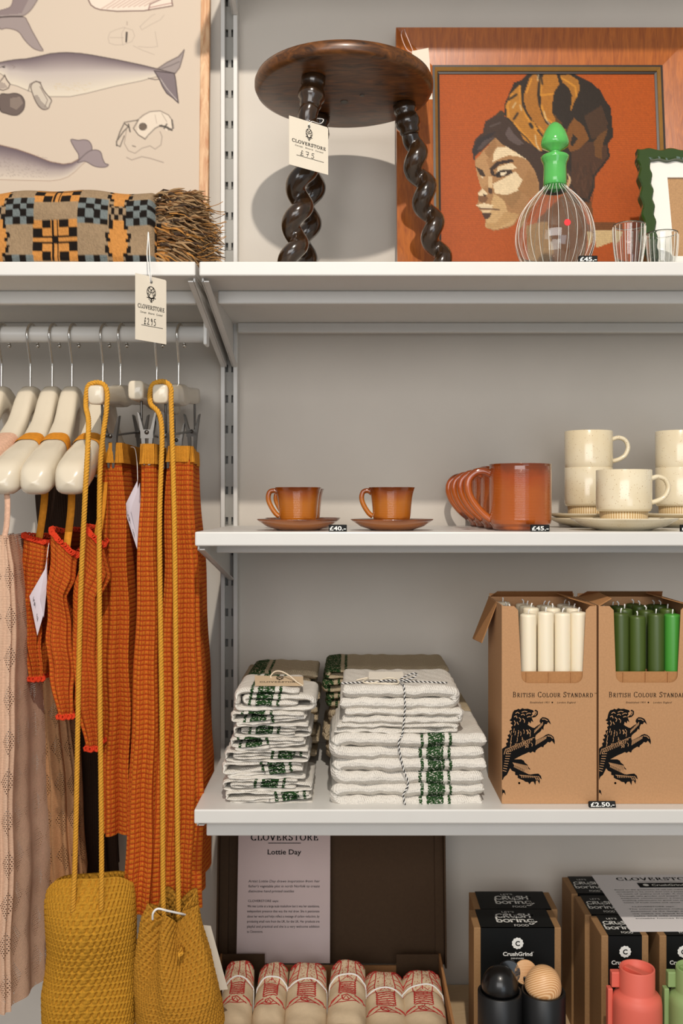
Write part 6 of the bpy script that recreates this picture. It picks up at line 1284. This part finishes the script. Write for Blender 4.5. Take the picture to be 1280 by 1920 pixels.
m.build('sheet', [plain('white_paper', (226, 222, 222), .7, var=0), M_ink, M_whiteink], lf)

# ------------------------------------------------------------------ mills
M_blk = plain('black_ash', (11, 10, 10), .3, var=.2, scale=120, coat=.15); M_blkm = plain('matt_black_metal', (13, 13, 14), .42, var=.05)
k = NT('pale_beech'); w = k.n('ShaderNodeTexWave', wave_type='RINGS', rings_direction='X'); co = k.coord('Generated'); k.put(w.inputs['Vector'], k.mapping(co, (1, 1, 1), (0, .5, .3))); w.inputs['Scale'].default_value = 5.2; w.inputs['Distortion'].default_value = 1.4; w.inputs['Detail'].default_value = 2
k.set(Base_Color=k.ramp(w.outputs[1], [(.0, lin((196, 140, 88))), (.6, lin((226, 178, 126))), (1, lin((236, 196, 150)))]), Roughness=.45); M_bee = k.m
def mill(x, y, knob, label, knob_tilt, disc_dx):
    t = thing('pepper_mill', label, 'mill', (x, y, Z5)); z0 = Z5 + .0005; r = .0325; zr = .586
    m = MB(); m.lathe([(0, 0), (r, 0), (r, .045), (r - .0004, .0455), (r - .0004, .0465), (r, .047), (r, zr - z0 - .0015), (r - .0015, zr - z0), (r - .0045, zr - z0), (r - .0055, zr - z0 - .006), (0, zr - z0 - .012)], 64, c=(x, y, z0)); m.build('body', M_blkm, t)
    e = MB(); Me = Matrix.Translation((x, y, zr + .008)) @ Matrix.Rotation(knob_tilt, 4, 'Y'); e.lathe([(0, -.019)] + [(.0268 * math.sin(a) ** .9, -.004 - .031 * math.cos(a) if math.cos(a) < 0 else -.004 - .016 * math.cos(a)) for a in np.linspace(.25, PI - .02, 30)] + [(0, .027)], 56, M=Me); e.build('knob', knob, t)
    d = MB(); Md = Matrix.Translation((x + disc_dx, y + .0285, zr + .0125)) @ Matrix.Rotation(PI / 2 - .25, 4, 'X'); d.lathe([(0, -.003), (.0165, -.003), (.0175, -.001), (.0175, .002), (.0165, .003), (0, .003)], 40, M=Md, smooth=False); d.build('hinged_cap', knob, t)
    b = MB(); b.box(x + disc_dx - .004, x + disc_dx + .004, y + .022, y + .0305, zr - .004, zr + .008, 0, .001, 1); b.build('hinge', M_blkm, t); return t
mill(XU(937, 1.41), 1.41, M_blk, 'black mill with a glossy black dome, left of the wooden topped one', 0, .018); mill(XU(1018, 1.41), 1.41, M_bee, 'black mill with a pale wooden egg-shaped top', .16, -.021)
def soft(name, c): return plain(name, c, .55, var=.015, scale=30, bump=.02)
def kala(x, y, mat, label):
    t = thing('spice_mill', label, 'mill', (x, y, Z5)); z0 = Z5 + .0005
    p = [(0, 0), (.0345, 0), (.0355, .002), (.0355, .130), (.0355, .150), (.0352, .160), (.0342, .167), (.031, .1715), (.0262, .1745), (.0254, .177), (.0254, .2085), (.0248, .2098), (.0232, .2098), (.0222, .2085), (.0218, .200), (0, .1995)]
    MB().lathe(p, 72, c=(x, y, z0)).build('body', mat, t)
    m = MB(); m.box(-.0195, .0195, -.0055, .0055, .1990, .2058, 0, .0012, 2, M=Matrix.Translation((x, y, z0)) @ Matrix.Rotation(-.9, 4, 'Z')); m.build('grip', mat, t)
    m = MB(); m.box(x - .0415, x - .034, y + .004, y + .016, z0 + .118, z0 + .176, 0, .0015, 2); m.box(x - .0415, x - .034, y + .004, y + .016, z0 + .03, z0 + .116, 0, .0015, 2); m.box(x - .036, x - .022, y + .004, y + .016, z0 + .1775, z0 + .200, 0, .0015, 2); m.build('rib', mat, t); return t
kala(XU(1194, 1.405), 1.405, soft('coral_plastic', (222, 104, 86)), 'coral mill with a round collar, in front of the narrow cartons'); kala(XU(1300, 1.405), 1.405, soft('sage_plastic', (142, 168, 108)), 'pale green mill cut by the right border')
